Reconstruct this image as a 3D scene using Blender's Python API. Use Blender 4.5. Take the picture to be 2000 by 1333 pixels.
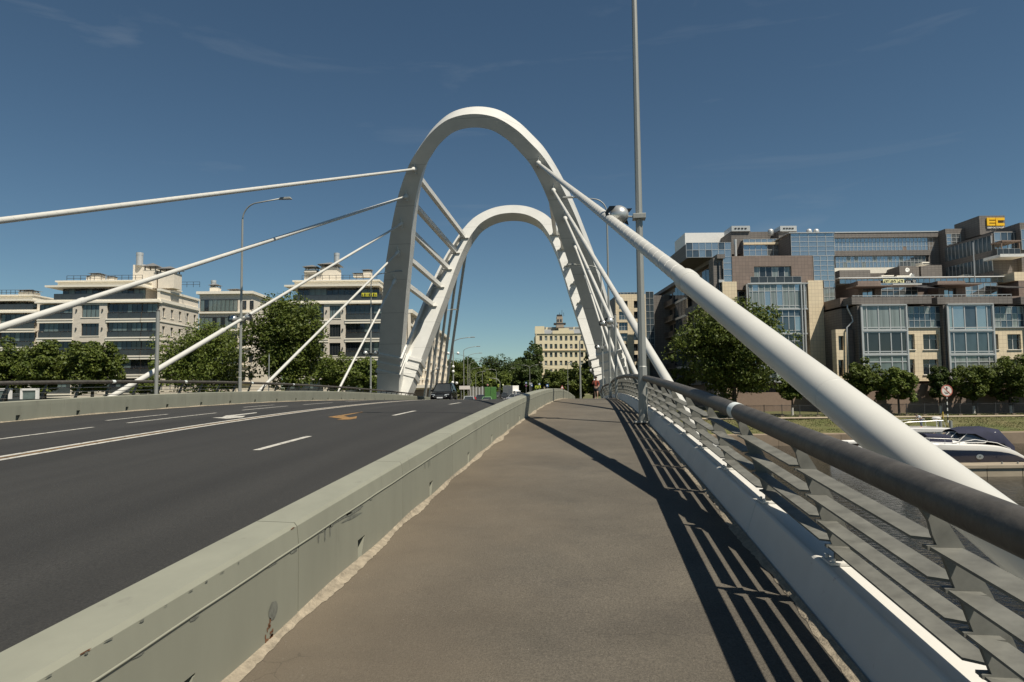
import bpy, math, random
import numpy as np
from mathutils import Vector, Matrix, Euler
random.seed(7); RNG=np.random.default_rng(11)
S=bpy.context.scene
for o in list(bpy.data.objects): bpy.data.objects.remove(o)
COL=S.collection
# ---------------------------------------------------------------- camera
YAW,PITCH,ROLL,FPX,EYE=.1174,.0644,.0099,1333.,1.6
fw=np.array([-math.sin(YAW)*math.cos(PITCH),math.cos(YAW)*math.cos(PITCH),math.sin(PITCH)])
rt=np.array([math.cos(YAW),math.sin(YAW),0.]); up=np.cross(rt,fw)
fwh=np.array([-math.sin(YAW),math.cos(YAW),0.])
CAM=np.array([0,0,EYE])
cam=bpy.data.cameras.new('camera'); camo=bpy.data.objects.new('camera',cam); COL.objects.link(camo)
r_=math.cos(ROLL)*rt-math.sin(ROLL)*up; u_=math.sin(ROLL)*rt+math.cos(ROLL)*up
camo.matrix_world=Matrix([[r_[i],u_[i],-fw[i],CAM[i]] for i in range(3)]+[[0,0,0,1]])
cam.sensor_width=36; cam.sensor_fit='HORIZONTAL'; cam.lens=36*FPX/2000; cam.clip_start=.05; cam.clip_end=6000
S.camera=camo
# ---------------------------------------------------------------- sky and sun
SUN_E=math.radians(59); SUN_H=np.array([.765,-.644]); SUN_H=SUN_H/np.linalg.norm(SUN_H)
w=bpy.data.worlds.new('World'); S.world=w; w.use_nodes=True
nt=w.node_tree; bg=nt.nodes['Background']; bg.inputs[1].default_value=.0505
sky=nt.nodes.new('ShaderNodeTexSky'); sky.sky_type='NISHITA'; sky.sun_disc=False
sky.sun_elevation=SUN_E; sky.sun_rotation=math.atan2(SUN_H[0],SUN_H[1])
sky.air_density=.8; sky.dust_density=0; sky.ozone_density=1.0; sky.altitude=0
# faint cirrus wisps high up, mixed over the clear sky
tc=nt.nodes.new('ShaderNodeTexCoord'); mp=nt.nodes.new('ShaderNodeMapping'); mp.inputs['Scale'].default_value=(1.3,2.2,9.)
mp.inputs['Rotation'].default_value=(.12,.2,.5)
nz=nt.nodes.new('ShaderNodeTexNoise'); nz.inputs['Scale'].default_value=2.1; nz.inputs['Detail'].default_value=7; nz.inputs['Roughness'].default_value=.55; nz.inputs['Distortion'].default_value=.6
cr=nt.nodes.new('ShaderNodeValToRGB'); cr.color_ramp.elements[0].position=.60; cr.color_ramp.elements[1].position=.86
cr.color_ramp.elements[0].color=(0,0,0,1); cr.color_ramp.elements[1].color=(.22,.22,.22,1)
mx=nt.nodes.new('ShaderNodeMix'); mx.data_type='RGBA'; mx.inputs[7].default_value=(5.5,6.2,6.9,1)
L=nt.links
L.new(tc.outputs['Generated'],mp.inputs[0]); L.new(mp.outputs[0],nz.inputs['Vector']); L.new(nz.outputs['Fac'],cr.inputs[0])
L.new(cr.outputs[0],mx.inputs[0]); tn=nt.nodes.new('ShaderNodeMix'); tn.data_type='RGBA'; tn.blend_type='MULTIPLY'; tn.inputs[0].default_value=1; tn.inputs[7].default_value=(.86,1.04,1.02,1)   # the camera's cool teal white balance of the sky
L.new(sky.outputs[0],tn.inputs[6]); L.new(tn.outputs[2],mx.inputs[6]); L.new(mx.outputs[2],bg.inputs[0])
sun=bpy.data.lights.new('sun','SUN'); sun.energy=5.0; sun.angle=math.radians(.53); sun.color=(1,.93,.81)
suno=bpy.data.objects.new('sun',sun); COL.objects.link(suno)
sv=Vector((SUN_H[0]*math.cos(SUN_E),SUN_H[1]*math.cos(SUN_E),math.sin(SUN_E)))
suno.rotation_euler=sv.to_track_quat('Z','Y').to_euler(); suno.location=(60,-40,80)
vs=S.view_settings; vs.view_transform='Standard'; vs.look='None'; vs.exposure=.3; vs.gamma=1; vs.use_curve_mapping=False
S.render.engine='CYCLES'
# ---------------------------------------------------------------- helpers
def ray(px,py):
    X,Y=px-1000,py-666.5
    a=math.cos(ROLL)*X-math.sin(ROLL)*Y; b=math.sin(ROLL)*X+math.cos(ROLL)*Y
    return fw+rt*a/FPX-up*b/FPX
def onX(px,py,X): r=ray(px,py); return CAM+r*(X/r[0])
def at(px,py,d):                       # point seen at a pixel, d metres ahead of the camera (horizontally)
    r=ray(px,py); return CAM+r*(d/(r@fwh))
def UZ(px,py,d): p=at(px,py,d); return float(p@rt),float(p[2])
def W(u,d,z): p=rt*u+fwh*d; return np.array([p[0],p[1],z])
def smooth01(t): t=min(max(t,0),1); return t*t*(3-2*t)
KY=np.array([-60,-20,0,10,20,30,40,50,60,70,80,90,100,110,120,135,160,600.])
KZ=np.array([-3.9,-1.2,0,.475,.759,.851,.771,.53,.17,-.22,-.64,-1.07,-1.45,-1.78,-2.0,-2.15,-2.2,-2.2])
_h=np.diff(KY);_d=np.diff(KZ)/_h;_m=np.zeros(len(KY));_m[1:-1]=(_d[:-1]*_h[1:]+_d[1:]*_h[:-1])/(_h[1:]+_h[:-1]);_m[0]=_d[0]
def zd(y):                             # height of the bridge deck along its length
    i=int(min(max(np.searchsorted(KY,y)-1,0),len(KY)-2));t=(y-KY[i])/_h[i]
    return float((2*t**3-3*t**2+1)*KZ[i]+(t**3-2*t**2+t)*_h[i]*_m[i]+(-2*t**3+3*t**2)*KZ[i+1]+(t**3-t**2)*_h[i]*_m[i+1])
def onD(px,py):                        # pixel -> point on the deck
    r=ray(px,py); ts=np.arange(2,90,.01)
    for t in ts:
        p=CAM+r*t
        if p[2]<zd(p[1]): return p
def cx(y):                             # the street bends left beyond the bridge
    t=max(y-68,0); return -.003*min(t,21)**2-.126*max(t-21,0)
ORG={}
def reg(o,org): ORG[o.name]=np.array(org,float)
def tag(o,label,cat,group=None):
    o['label']=label; o['category']=cat
    if group: o['group']=group
    return o
def thing(name,label,cat,loc=(0,0,0),rotz=0,group=None,local=False):
    o=bpy.data.objects.new(name,None); COL.objects.link(o); o.empty_display_size=.3
    o.location=tuple(loc); o.rotation_euler=(0,0,rotz); tag(o,label,cat,group)
    reg(o,(0,0,0) if local else loc); return o
class MB:
    def __init__(s): s.v=[]; s.f=[]
    def add(s,vs,fs):
        n=len(s.v); s.v+= [tuple(map(float,p)) for p in vs]; s.f+=[tuple(i+n for i in f) for f in fs]; return s
    def hexa(s,p): return s.add(p,[(0,3,2,1),(4,5,6,7),(0,1,5,4),(1,2,6,5),(2,3,7,6),(3,0,4,7)])
    def box(s,c,z,ax=None):
        c=np.array(c,float); h=np.array(z,float)/2
        a=np.eye(3) if ax is None else np.array(ax,float)
        P=[c+a[0]*h[0]*i+a[1]*h[1]*j+a[2]*h[2]*k for k in(-1,1) for i,j in((-1,-1),(1,-1),(1,1),(-1,1))]
        return s.hexa(P)
    def cbox(s,u0,u1,d0,d1,z0,z1):     # box in the camera-aligned ground frame
        return s.hexa([W(u,d,z) for z in(z0,z1) for u,d in((u0,d0),(u1,d0),(u1,d1),(u0,d1))])
    def sweep(s,prof,ys,fn,closed=True,caps=True):   # profile (x,z) swept along y; fn(y)->(dx,dz)
        n=len(prof); base=len(s.v)
        for y in ys:
            dx,dz=fn(y); s.v+=[(p[0]+dx,float(y),p[1]+dz) for p in prof]
        m=n if closed else n-1
        for k in range(len(ys)-1):
            for i in range(m):
                j=(i+1)%n; a=base+k*n
                s.f.append((a+i,a+j,a+n+j,a+n+i))
        if caps and closed:
            s.f.append(tuple(base+i for i in range(n))[::-1]); s.f.append(tuple(base+(len(ys)-1)*n+i for i in range(n)))
        return s
    def tube(s,path,r,n=10,caps=True):
        path=[np.array(p,float) for p in path]; base=len(s.v); K=len(path)
        rs=[r]*K if np.isscalar(r) else r
        t0=path[1]-path[0]; t0/=np.linalg.norm(t0); ref=np.array([0,0,1.]) if abs(t0[2])<.9 else np.array([1.,0,0])
        x=np.cross(ref,t0); x/=np.linalg.norm(x)
        for k in range(K):
            t=(path[min(k+1,K-1)]-path[max(k-1,0)]); t=t/np.linalg.norm(t)
            x=x-t*(x@t); x/=np.linalg.norm(x); y=np.cross(t,x)
            for i in range(n):
                a=2*math.pi*i/n; s.v.append(tuple(path[k]+rs[k]*(x*math.cos(a)+y*math.sin(a))))
        for k in range(K-1):
            for i in range(n):
                j=(i+1)%n; a=base+k*n; s.f.append((a+i,a+j,a+n+j,a+n+i))
        if caps: s.f.append(tuple(base+i for i in range(n))[::-1]); s.f.append(tuple(base+(K-1)*n+i for i in range(n)))
        return s
    def lathe(s,prof,c=(0,0,0),n=16,ax=None):        # profile (r,h) about an axis
        c=np.array(c,float); a=np.eye(3) if ax is None else np.array(ax,float); base=len(s.v)
        for r,h in prof:
            for i in range(n):
                t=2*math.pi*i/n; s.v.append(tuple(c+a[0]*r*math.cos(t)+a[1]*r*math.sin(t)+a[2]*h))
        for k in range(len(prof)-1):
            for i in range(n):
                j=(i+1)%n; q=base+k*n; s.f.append((q+i,q+j,q+n+j,q+n+i))
        s.f.append(tuple(base+i for i in range(n))[::-1]); s.f.append(tuple(base+(len(prof)-1)*n+i for i in range(n)))
        return s
    def prism(s,poly,o,ux,uy,un,th):                 # polygon in plane (ux,uy) extruded along un
        o,ux,uy,un=[np.array(q,float) for q in(o,ux,uy,un)]; n=len(poly)
        P=[o+ux*a+uy*b for a,b in poly]; Q=[p+un*th for p in P]
        return s.add(P+Q,[tuple(range(n))[::-1],tuple(range(n,2*n))]+[(i,(i+1)%n,n+(i+1)%n,n+i) for i in range(n)])
    def build(s,name,mat,parent=None,smooth=False,bevel=0,kind=None,autosmooth=None,fix=True):
        me=bpy.data.meshes.new(name); V=np.array(s.v,float)
        if parent is not None: org=ORG[parent.name]
        else: org=np.array([V[:,0].mean(),V[:,1].mean(),V[:,2].min()])
        me.from_pydata([tuple(p) for p in V-org],[],s.f); me.materials.append(mat)
        if fix:
            import bmesh
            bm=bmesh.new(); bm.from_mesh(me); bmesh.ops.recalc_face_normals(bm,faces=bm.faces); bm.to_mesh(me); bm.free()
        o=bpy.data.objects.new(name,me); COL.objects.link(o); reg(o,org)
        if parent is None: o.location=tuple(org)
        else: o.parent=parent
        if smooth or autosmooth:
            me.shade_smooth()
            if autosmooth: 
                me.set_sharp_from_angle(angle=math.radians(autosmooth))
        if bevel:
            b=o.modifiers.new('bevel','BEVEL'); b.width=bevel; b.segments=2; b.limit_method='ANGLE'
        if kind: o['kind']=kind
        return o
_UB={}
def ub(name,mat,c,size,parent,ax=None,rot=None):     # a shared unit box placed, turned and scaled: cheap repeated parts
    k=(name,mat.name)
    if k not in _UB:
        m=MB(); m.box((0,0,0),(1,1,1)); me=bpy.data.meshes.new(name); me.from_pydata(m.v,[],m.f); me.materials.append(mat); _UB[k]=me
    o=bpy.data.objects.new(name,_UB[k]); COL.objects.link(o); o.parent=parent
    o.location=tuple(np.array(c,float)-ORG[parent.name]); o.scale=tuple(size)
    if rot is not None: o.rotation_euler=rot
    return o
def cub(name,mat,u0,u1,d0,d1,z0,z1,parent,tilt=0):
    e=Euler((random.gauss(0,tilt),random.gauss(0,tilt*.3),YAW+random.gauss(0,tilt))) if tilt else Euler((0,0,YAW))
    return ub(name,mat,W((u0+u1)/2,(d0+d1)/2,(z0+z1)/2),(abs(u1-u0),abs(d1-d0),abs(z1-z0)),parent,rot=e)
def struct(o): o['kind']='structure'; return o
def copy_tree(o,parent=None):
    c=o.copy(); COL.objects.link(c); c.parent=parent
    if o.name in ORG: ORG[c.name]=ORG[o.name]
    for ch in list(o.children): copy_tree(ch,c)
    return c
# ---------------------------------------------------------------- materials
def mat(name,col,rough=.7,metal=0,var=0,vscale=3.,bump=0,bscale=40.,detail=6,col2=None,streak=None,spec=None,dirt=None,coat=0,speckle=None):
    m=bpy.data.materials.new(name); m.use_nodes=True; n=m.node_tree; B=n.nodes['Principled BSDF']; k=n.links
    B.inputs['Roughness'].default_value=rough; B.inputs['Metallic'].default_value=metal
    if spec is not None: B.inputs['Specular IOR Level'].default_value=spec
    if coat: B.inputs['Coat Weight'].default_value=coat; B.inputs['Coat Roughness'].default_value=.04
    c=tuple(col)+(1,)
    B.inputs['Base Color'].default_value=c
    if var or bump or col2:
        t=n.nodes.new('ShaderNodeTexCoord')
        src=t.outputs['Object']
        if streak:
            mpn=n.nodes.new('ShaderNodeMapping'); mpn.inputs['Scale'].default_value=streak; k.new(src,mpn.inputs[0]); vsrc=mpn.outputs[0]
        else: vsrc=src
        if var or col2:
            z=n.nodes.new('ShaderNodeTexNoise'); z.inputs['Scale'].default_value=vscale; z.inputs['Detail'].default_value=detail; z.inputs['Roughness'].default_value=.6
            k.new(vsrc,z.inputs['Vector'])
            r=n.nodes.new('ShaderNodeValToRGB'); r.color_ramp.elements[0].position=.32; r.color_ramp.elements[1].position=.68
            a=tuple(x*(1-var) for x in col); b=tuple(min(1,x*(1+var)) for x in col)
            if col2: a,b=col,col2
            r.color_ramp.elements[0].color=tuple(a)+(1,); r.color_ramp.elements[1].color=tuple(b)+(1,)
            k.new(z.outputs['Fac'],r.inputs[0]); out=r.outputs[0]
            if dirt:                       # sparse darker or rusty patches: (colour, scale, threshold, amount)
                z2=n.nodes.new('ShaderNodeTexNoise'); z2.inputs['Scale'].default_value=dirt[1]; z2.inputs['Detail'].default_value=9; z2.inputs['Roughness'].default_value=.68
                k.new(vsrc,z2.inputs['Vector'])
                r2=n.nodes.new('ShaderNodeValToRGB'); r2.color_ramp.elements[0].position=dirt[2]; r2.color_ramp.elements[1].position=dirt[2]+.07
                r2.color_ramp.elements[0].color=(0,0,0,1); r2.color_ramp.elements[1].color=(dirt[3],)*3+(1,)
                k.new(z2.outputs['Fac'],r2.inputs[0])
                q=n.nodes.new('ShaderNodeMix'); q.data_type='RGBA'; k.new(r2.outputs[0],q.inputs[0]); k.new(out,q.inputs[6]); q.inputs[7].default_value=tuple(dirt[0])+(1,); out=q.outputs[2]
            if speckle:                    # fine aggregate grain: (scale, amount)
                zs=n.nodes.new('ShaderNodeTexNoise'); zs.inputs['Scale'].default_value=speckle[0]; zs.inputs['Detail'].default_value=3; k.new(src,zs.inputs['Vector'])
                mr=n.nodes.new('ShaderNodeMapRange'); mr.inputs['From Min'].default_value=.3; mr.inputs['From Max'].default_value=.7; mr.inputs['To Min'].default_value=1-speckle[1]; mr.inputs['To Max'].default_value=1+speckle[1]; k.new(zs.outputs['Fac'],mr.inputs['Value'])
                vm=n.nodes.new('ShaderNodeVectorMath'); vm.operation='SCALE'; k.new(out,vm.inputs[0]); k.new(mr.outputs[0],vm.inputs['Scale']); out=vm.outputs[0]
            k.new(out,B.inputs['Base Color'])
        if bump:
            z3=n.nodes.new('ShaderNodeTexNoise'); z3.inputs['Scale'].default_value=bscale; z3.inputs['Detail'].default_value=4
            k.new(src,z3.inputs['Vector']); bn=n.nodes.new('ShaderNodeBump'); bn.inputs['Strength'].default_value=bump; bn.inputs['Distance'].default_value=.02
            k.new(z3.outputs['Fac'],bn.inputs['Height']); k.new(bn.outputs[0],B.inputs['Normal'])
    return m
def tilemat(name,col,grout,sx,sz,var=.1,rough=.7,off=0.):     # cladding too far away to pick its tiles apart
    m=bpy.data.materials.new(name); m.use_nodes=True; n=m.node_tree; B=n.nodes['Principled BSDF']; k=n.links; B.inputs['Roughness'].default_value=rough
    g=n.nodes.new('ShaderNodeNewGeometry'); s=n.nodes.new('ShaderNodeSeparateXYZ'); k.new(g.outputs['Position'],s.inputs[0])
    a=n.nodes.new('ShaderNodeMath'); a.operation='MULTIPLY'; a.inputs[1].default_value=float(rt[0]); k.new(s.outputs[0],a.inputs[0])
    b=n.nodes.new('ShaderNodeMath'); b.operation='MULTIPLY_ADD'; b.inputs[1].default_value=1.0; k.new(s.outputs[1],b.inputs[0]); k.new(a.outputs[0],b.inputs[2])
    c=n.nodes.new('ShaderNodeCombineXYZ'); k.new(b.outputs[0],c.inputs[0]); k.new(s.outputs[2],c.inputs[1])
    t=n.nodes.new('ShaderNodeTexBrick'); t.offset=off; t.inputs['Scale'].default_value=1; t.inputs['Brick Width'].default_value=sx; t.inputs['Row Height'].default_value=sz
    t.inputs['Mortar Size'].default_value=.028; t.inputs['Mortar Smooth'].default_value=.3; t.inputs['Bias'].default_value=0
    t.inputs['Color1'].default_value=tuple(x*(1-var) for x in col)+(1,); t.inputs['Color2'].default_value=tuple(x*(1+var) for x in col)+(1,); t.inputs['Mortar'].default_value=tuple(grout)+(1,)
    k.new(c.outputs[0],t.inputs['Vector']); k.new(t.outputs['Color'],B.inputs['Base Color']); return m
M={}
M['road']=mat('road_asphalt',(.0235,.0225,.0200),.86,var=.22,vscale=.55,bump=.5,bscale=90,streak=(1.,.12,1),dirt=((.031,.030,.027),.35,.56,.6),speckle=(55,.35))
M['paint']=mat('road_paint',(.44,.42,.37),.8,var=.14,vscale=5,dirt=((.06,.058,.053),11,.55,.8))
M['orange_paint']=mat('orange_paint',(.25,.14,.045),.8,var=.2,vscale=6,dirt=((.05,.045,.035),7,.53,.75))
M['concrete_paint']=mat('grey_green_paint',(.235,.235,.182),.6,var=.08,vscale=1.6,streak=(2,1.3,.35),dirt=((.165,.16,.128),2.2,.60,.45))
M['tar']=mat('black_tar_stain',(.07,.07,.065),.8,var=.4,vscale=30)
M['scuff']=mat('dark_paint_scuff',(.145,.148,.122),.8,var=.3,vscale=25)
M['mortar']=mat('pale_mortar',(.26,.22,.16),.9,var=.3,vscale=14,bump=.6,bscale=60)
M['white_steel']=mat('white_painted_steel',(.60,.59,.545),.42,var=.05,vscale=.8,dirt=((.42,.40,.35),.9,.62,.45))
def seams(m,pitch,amt):                        # faint weld seams between the steel plates
    n=m.node_tree; k=n.links; B=n.nodes['Principled BSDF']; src=B.inputs['Base Color'].links[0].from_socket
    g=n.nodes.new('ShaderNodeNewGeometry'); s_=n.nodes.new('ShaderNodeSeparateXYZ'); k.new(g.outputs['Position'],s_.inputs[0])
    a=n.nodes.new('ShaderNodeMath'); a.operation='DIVIDE'; a.inputs[1].default_value=pitch; k.new(s_.outputs[2],a.inputs[0])
    f=n.nodes.new('ShaderNodeMath'); f.operation='FRACT'; k.new(a.outputs[0],f.inputs[0])
    c=n.nodes.new('ShaderNodeMath'); c.operation='LESS_THAN'; c.inputs[1].default_value=.022; k.new(f.outputs[0],c.inputs[0])
    mr=n.nodes.new('ShaderNodeMapRange'); mr.inputs['To Min'].default_value=1; mr.inputs['To Max'].default_value=1-amt; k.new(c.outputs[0],mr.inputs['Value'])
    v=n.nodes.new('ShaderNodeVectorMath'); v.operation='SCALE'; k.new(src,v.inputs[0]); k.new(mr.outputs[0],v.inputs['Scale']); k.new(v.outputs[0],B.inputs['Base Color'])
seams(M['white_steel'],2.9,.22)
M['cable_white']=mat('white_cable_sheath',(.52,.51,.465),.42,var=.05,vscale=1.2,dirt=((.24,.23,.20),4.5,.69,.5))
M['kerb_white']=mat('white_kerb_paint',(.60,.58,.53),.5,var=.05,vscale=2,dirt=((.22,.13,.07),5,.66,.6))
M['galv']=mat('galvanised_steel',(.145,.143,.123),.6,metal=.1,var=.28,vscale=7,dirt=((.30,.30,.27),5,.66,.5))
M['handrail']=mat('dark_handrail',(.072,.065,.055),.55,metal=.1,var=.3,vscale=7,bump=.15,bscale=30,dirt=((.12,.115,.105),7,.62,.6))
M['band']=mat('reflective_band',(.62,.66,.64),.5,var=.1,vscale=10)
M['pole']=mat('grey_pole_steel',(.30,.305,.28),.5,metal=.3,var=.08,vscale=3,streak=(3,3,.3))
M['rust']=mat('rusty_steel',(.16,.07,.03),.85,var=.3,vscale=20)
M['dark']=mat('dark_metal',(.02,.02,.02),.5)
M['chrome']=mat('polished_reflector',(.58,.58,.55),.32,metal=.6,var=.1,vscale=8)
M['deck_steel']=mat('deck_steel',(.35,.35,.33),.6,var=.1)
M['stone_cream']=mat('cream_stone',(.71,.64,.53),.8,var=.05,vscale=2.5)
M['stone_rough']=mat('textured_stone',(.60,.54,.45),.85,var=.14,vscale=1.2,streak=(1,1,6))
M['cornice']=mat('cream_cornice',(.76,.71,.60),.7,var=.03)
M['roof']=mat('grey_roof_metal',(.16,.16,.155),.6,var=.1)
M['railing_dark']=mat('dark_rail_paint',(.035,.035,.035),.5)
M['glass_dark']=mat('dark_window_glass',(.016,.02,.024),.06,spec=.9,var=.5,vscale=.35)
M['glass_mid']=mat('curtained_glass',(.10,.13,.125),.08,spec=.8,var=.5,vscale=.6)
M['glass_smoke']=mat('smoked_balcony_glass',(.035,.04,.042),.12,spec=.7,var=.25,vscale=.8)
M['glass_sky']=mat('mirror_glass',(.44,.47,.47),.05,metal=.8,var=.10,vscale=.5)
M['glass_cur']=mat('glass_with_curtains',(.26,.29,.27),.12,metal=.25,var=.35,vscale=1.2,streak=(4,4,.2))
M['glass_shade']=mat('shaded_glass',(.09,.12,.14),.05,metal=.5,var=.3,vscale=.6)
M['alu']=mat('aluminium_frame',(.55,.55,.53),.4,metal=.4)
M['pvc']=mat('white_window_frame',(.66,.66,.62),.5)
M['dframe']=mat('dark_window_frame',(.05,.05,.05),.5)
M['tile_beige']=tilemat('beige_stone_tiles',(.72,.60,.41),(.50,.41,.29),.60,.60,.05)
M['tile_brown']=tilemat('brown_stone_tiles',(.215,.163,.133),(.13,.10,.085),.60,.60,.08)
M['tile_grey']=tilemat('grey_brown_tiles',(.165,.148,.132),(.08,.07,.065),.75,.40,.07)
M['plinth']=mat('brown_plinth',(.23,.165,.125),.8,var=.08)
M['awning']=mat('dark_awning',(.03,.028,.027),.7)
M['white']=mat('white_paint',(.75,.74,.70),.5,var=.03)
M['yellow_plaster']=mat('pale_yellow_plaster',(.70,.61,.42),.85,var=.05,vscale=.4)
M['zinc']=mat('zinc_roof',(.24,.25,.25),.5,var=.1,vscale=.5)
M['dockc']=mat('weathered_concrete',(.30,.25,.18),.85,var=.2,vscale=.7,bump=.3,bscale=12)
M['quay']=mat('quay_concrete',(.235,.18,.125),.85,var=.2,vscale=.4)
M['bark']=mat('tree_bark',(.07,.055,.04),.9,var=.3,vscale=4)
M['whitewash']=mat('whitewashed_bark',(.6,.58,.53),.9,var=.1)
def leafmat(name,a,b,sc=1.1):
    m=mat(name,a,.55,col2=b,vscale=sc,detail=3,spec=.25)
    n=m.node_tree; B=n.nodes['Principled BSDF']; tr=n.nodes.new('ShaderNodeBsdfTranslucent'); ms=n.nodes.new('ShaderNodeMixShader'); ms.inputs[0].default_value=.22
    src=B.inputs['Base Color'].links[0].from_socket; n.links.new(src,tr.inputs[0])
    n.links.new(B.outputs[0],ms.inputs[1]); n.links.new(tr.outputs[0],ms.inputs[2]); n.links.new(ms.outputs[0],n.nodes['Material Output'].inputs[0]); return m
M['leaf']=leafmat('linden_leaves',(.044,.070,.011),(.118,.142,.024))
M['leaf_dark']=leafmat('dark_leaves',(.027,.050,.010),(.074,.100,.019))
M['leaf_light']=leafmat('light_willow_leaves',(.060,.092,.014),(.135,.165,.030))
# ================================================================ ground, water, roads
def footmat():
    m=mat('footway_asphalt',(.097,.084,.064),.9,var=.12,vscale=1.1,bump=.55,bscale=120,dirt=((.078,.068,.053),.8,.57,.7),speckle=(70,.28))
    n=m.node_tree; B=n.nodes['Principled BSDF']; k=n.links
    src=B.inputs['Base Color'].links[0].from_socket
    g=n.nodes.new('ShaderNodeNewGeometry'); s=n.nodes.new('ShaderNodeSeparateXYZ'); k.new(g.outputs['Position'],s.inputs[0])
    # sand swept against the parapet, breaking up with noise
    z=n.nodes.new('ShaderNodeTexNoise'); z.inputs['Scale'].default_value=1.3; z.inputs['Detail'].default_value=6; k.new(g.outputs['Position'],z.inputs['Vector'])
    a=n.nodes.new('ShaderNodeMath'); a.operation='MULTIPLY_ADD'; a.inputs[1].default_value=1.5; k.new(z.outputs['Fac'],a.inputs[0]); 
    k.new(s.outputs[0],a.inputs[2])
    r=n.nodes.new('ShaderNodeMapRange'); r.inputs['From Min'].default_value=-.95; r.inputs['From Max'].default_value=.55; r.inputs['To Min'].default_value=.8; r.inputs['To Max'].default_value=0; k.new(a.outputs[0],r.inputs['Value'])
    q=n.nodes.new('ShaderNodeMix'); q.data_type='RGBA'; k.new(r.outputs[0],q.inputs[0]); k.new(src,q.inputs[6]); q.inputs[7].default_value=(.126,.100,.068,1)
    # pale grit
    v=n.nodes.new('ShaderNodeTexVoronoi'); v.inputs['Scale'].default_value=23; k.new(g.outputs['Position'],v.inputs['Vector'])
    c=n.nodes.new('ShaderNodeMath'); c.operation='LESS_THAN'; c.inputs[1].default_value=.10; k.new(v.outputs['Distance'],c.inputs[0])
    z2=n.nodes.new('ShaderNodeTexNoise'); z2.inputs['Scale'].default_value=5; k.new(g.outputs['Position'],z2.inputs['Vector'])
    c2=n.nodes.new('ShaderNodeMath'); c2.operation='GREATER_THAN'; c2.inputs[1].default_value=.55; k.new(z2.outputs['Fac'],c2.inputs[0])
    c3=n.nodes.new('ShaderNodeMath'); c3.operation='MULTIPLY'; k.new(c.outputs[0],c3.inputs[0]); k.new(c2.outputs[0],c3.inputs[1])
    c4=n.nodes.new('ShaderNodeMath'); c4.operation='MULTIPLY'; c4.inputs[1].default_value=.4; k.new(c3.outputs[0],c4.inputs[0])
    q2=n.nodes.new('ShaderNodeMix'); q2.data_type='RGBA'; k.new(c4.outputs[0],q2.inputs[0]); k.new(q.outputs[2],q2.inputs[6]); q2.inputs[7].default_value=(.26,.235,.195,1)
    zp_=n.nodes.new('ShaderNodeTexNoise'); zp_.inputs['Scale'].default_value=.55; zp_.inputs['Detail'].default_value=7; zp_.inputs['Roughness'].default_value=.65; k.new(g.outputs['Position'],zp_.inputs['Vector'])
    mr=n.nodes.new('ShaderNodeMapRange'); mr.inputs['From Min'].default_value=.3; mr.inputs['From Max'].default_value=.7; mr.inputs['To Min'].default_value=.76; mr.inputs['To Max'].default_value=1.2; k.new(zp_.outputs['Fac'],mr.inputs['Value'])
    wv=n.nodes.new('ShaderNodeTexNoise'); wv.inputs['Scale'].default_value=2.2; wv.inputs['Detail'].default_value=5; k.new(g.outputs['Position'],wv.inputs['Vector'])
    ad=n.nodes.new('ShaderNodeVectorMath'); ad.operation='MULTIPLY_ADD'; ad.inputs[1].default_value=(.5,.5,0); k.new(wv.outputs['Color'],ad.inputs[0]); k.new(g.outputs['Position'],ad.inputs[2])
    vc=n.nodes.new('ShaderNodeTexVoronoi'); vc.feature='DISTANCE_TO_EDGE'; vc.inputs['Scale'].default_value=.42; k.new(ad.outputs[0],vc.inputs['Vector'])
    lt=n.nodes.new('ShaderNodeMapRange'); lt.inputs['From Min'].default_value=.0008; lt.inputs['From Max'].default_value=.0030; lt.inputs['To Min'].default_value=.76; lt.inputs['To Max'].default_value=1; k.new(vc.outputs['Distance'],lt.inputs['Value'])
    zm=n.nodes.new('ShaderNodeTexNoise'); zm.inputs['Scale'].default_value=.35; k.new(g.outputs['Position'],zm.inputs['Vector'])
    gm=n.nodes.new('ShaderNodeMath'); gm.operation='LESS_THAN'; gm.inputs[1].default_value=.56; k.new(zm.outputs['Fac'],gm.inputs[0])
    mxx=n.nodes.new('ShaderNodeMath'); mxx.operation='MAXIMUM'; k.new(lt.outputs[0],mxx.inputs[0]); k.new(gm.outputs[0],mxx.inputs[1])
    ml=n.nodes.new('ShaderNodeMath'); ml.operation='MULTIPLY'; k.new(mr.outputs[0],ml.inputs[0]); k.new(mxx.outputs[0],ml.inputs[1])
    sc=n.nodes.new('ShaderNodeVectorMath'); sc.operation='SCALE'; k.new(q2.outputs[2],sc.inputs[0]); k.new(ml.outputs[0],sc.inputs['Scale'])
    k.new(sc.outputs[0],B.inputs['Base Color']); return m
def wear(m,amt=.22):                         # long polished wheel tracks and darker drip lines along the road
    n=m.node_tree; k=n.links; B=n.nodes['Principled BSDF']; src=B.inputs['Base Color'].links[0].from_socket
    g=n.nodes.new('ShaderNodeNewGeometry'); mp_=n.nodes.new('ShaderNodeMapping'); mp_.inputs['Scale'].default_value=(1.15,.012,0); k.new(g.outputs['Position'],mp_.inputs[0])
    z=n.nodes.new('ShaderNodeTexNoise'); z.inputs['Scale'].default_value=1; z.inputs['Detail'].default_value=4; k.new(mp_.outputs[0],z.inputs['Vector'])
    mr=n.nodes.new('ShaderNodeMapRange'); mr.inputs['From Min'].default_value=.3; mr.inputs['From Max'].default_value=.7; mr.inputs['To Min'].default_value=1-amt; mr.inputs['To Max'].default_value=1+amt; k.new(z.outputs['Fac'],mr.inputs['Value'])
    sc=n.nodes.new('ShaderNodeVectorMath'); sc.operation='SCALE'; k.new(src,sc.inputs[0]); k.new(mr.outputs[0],sc.inputs['Scale']); k.new(sc.outputs[0],B.inputs['Base Color'])
wear(M['road'])
M['foot']=footmat()
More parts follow.
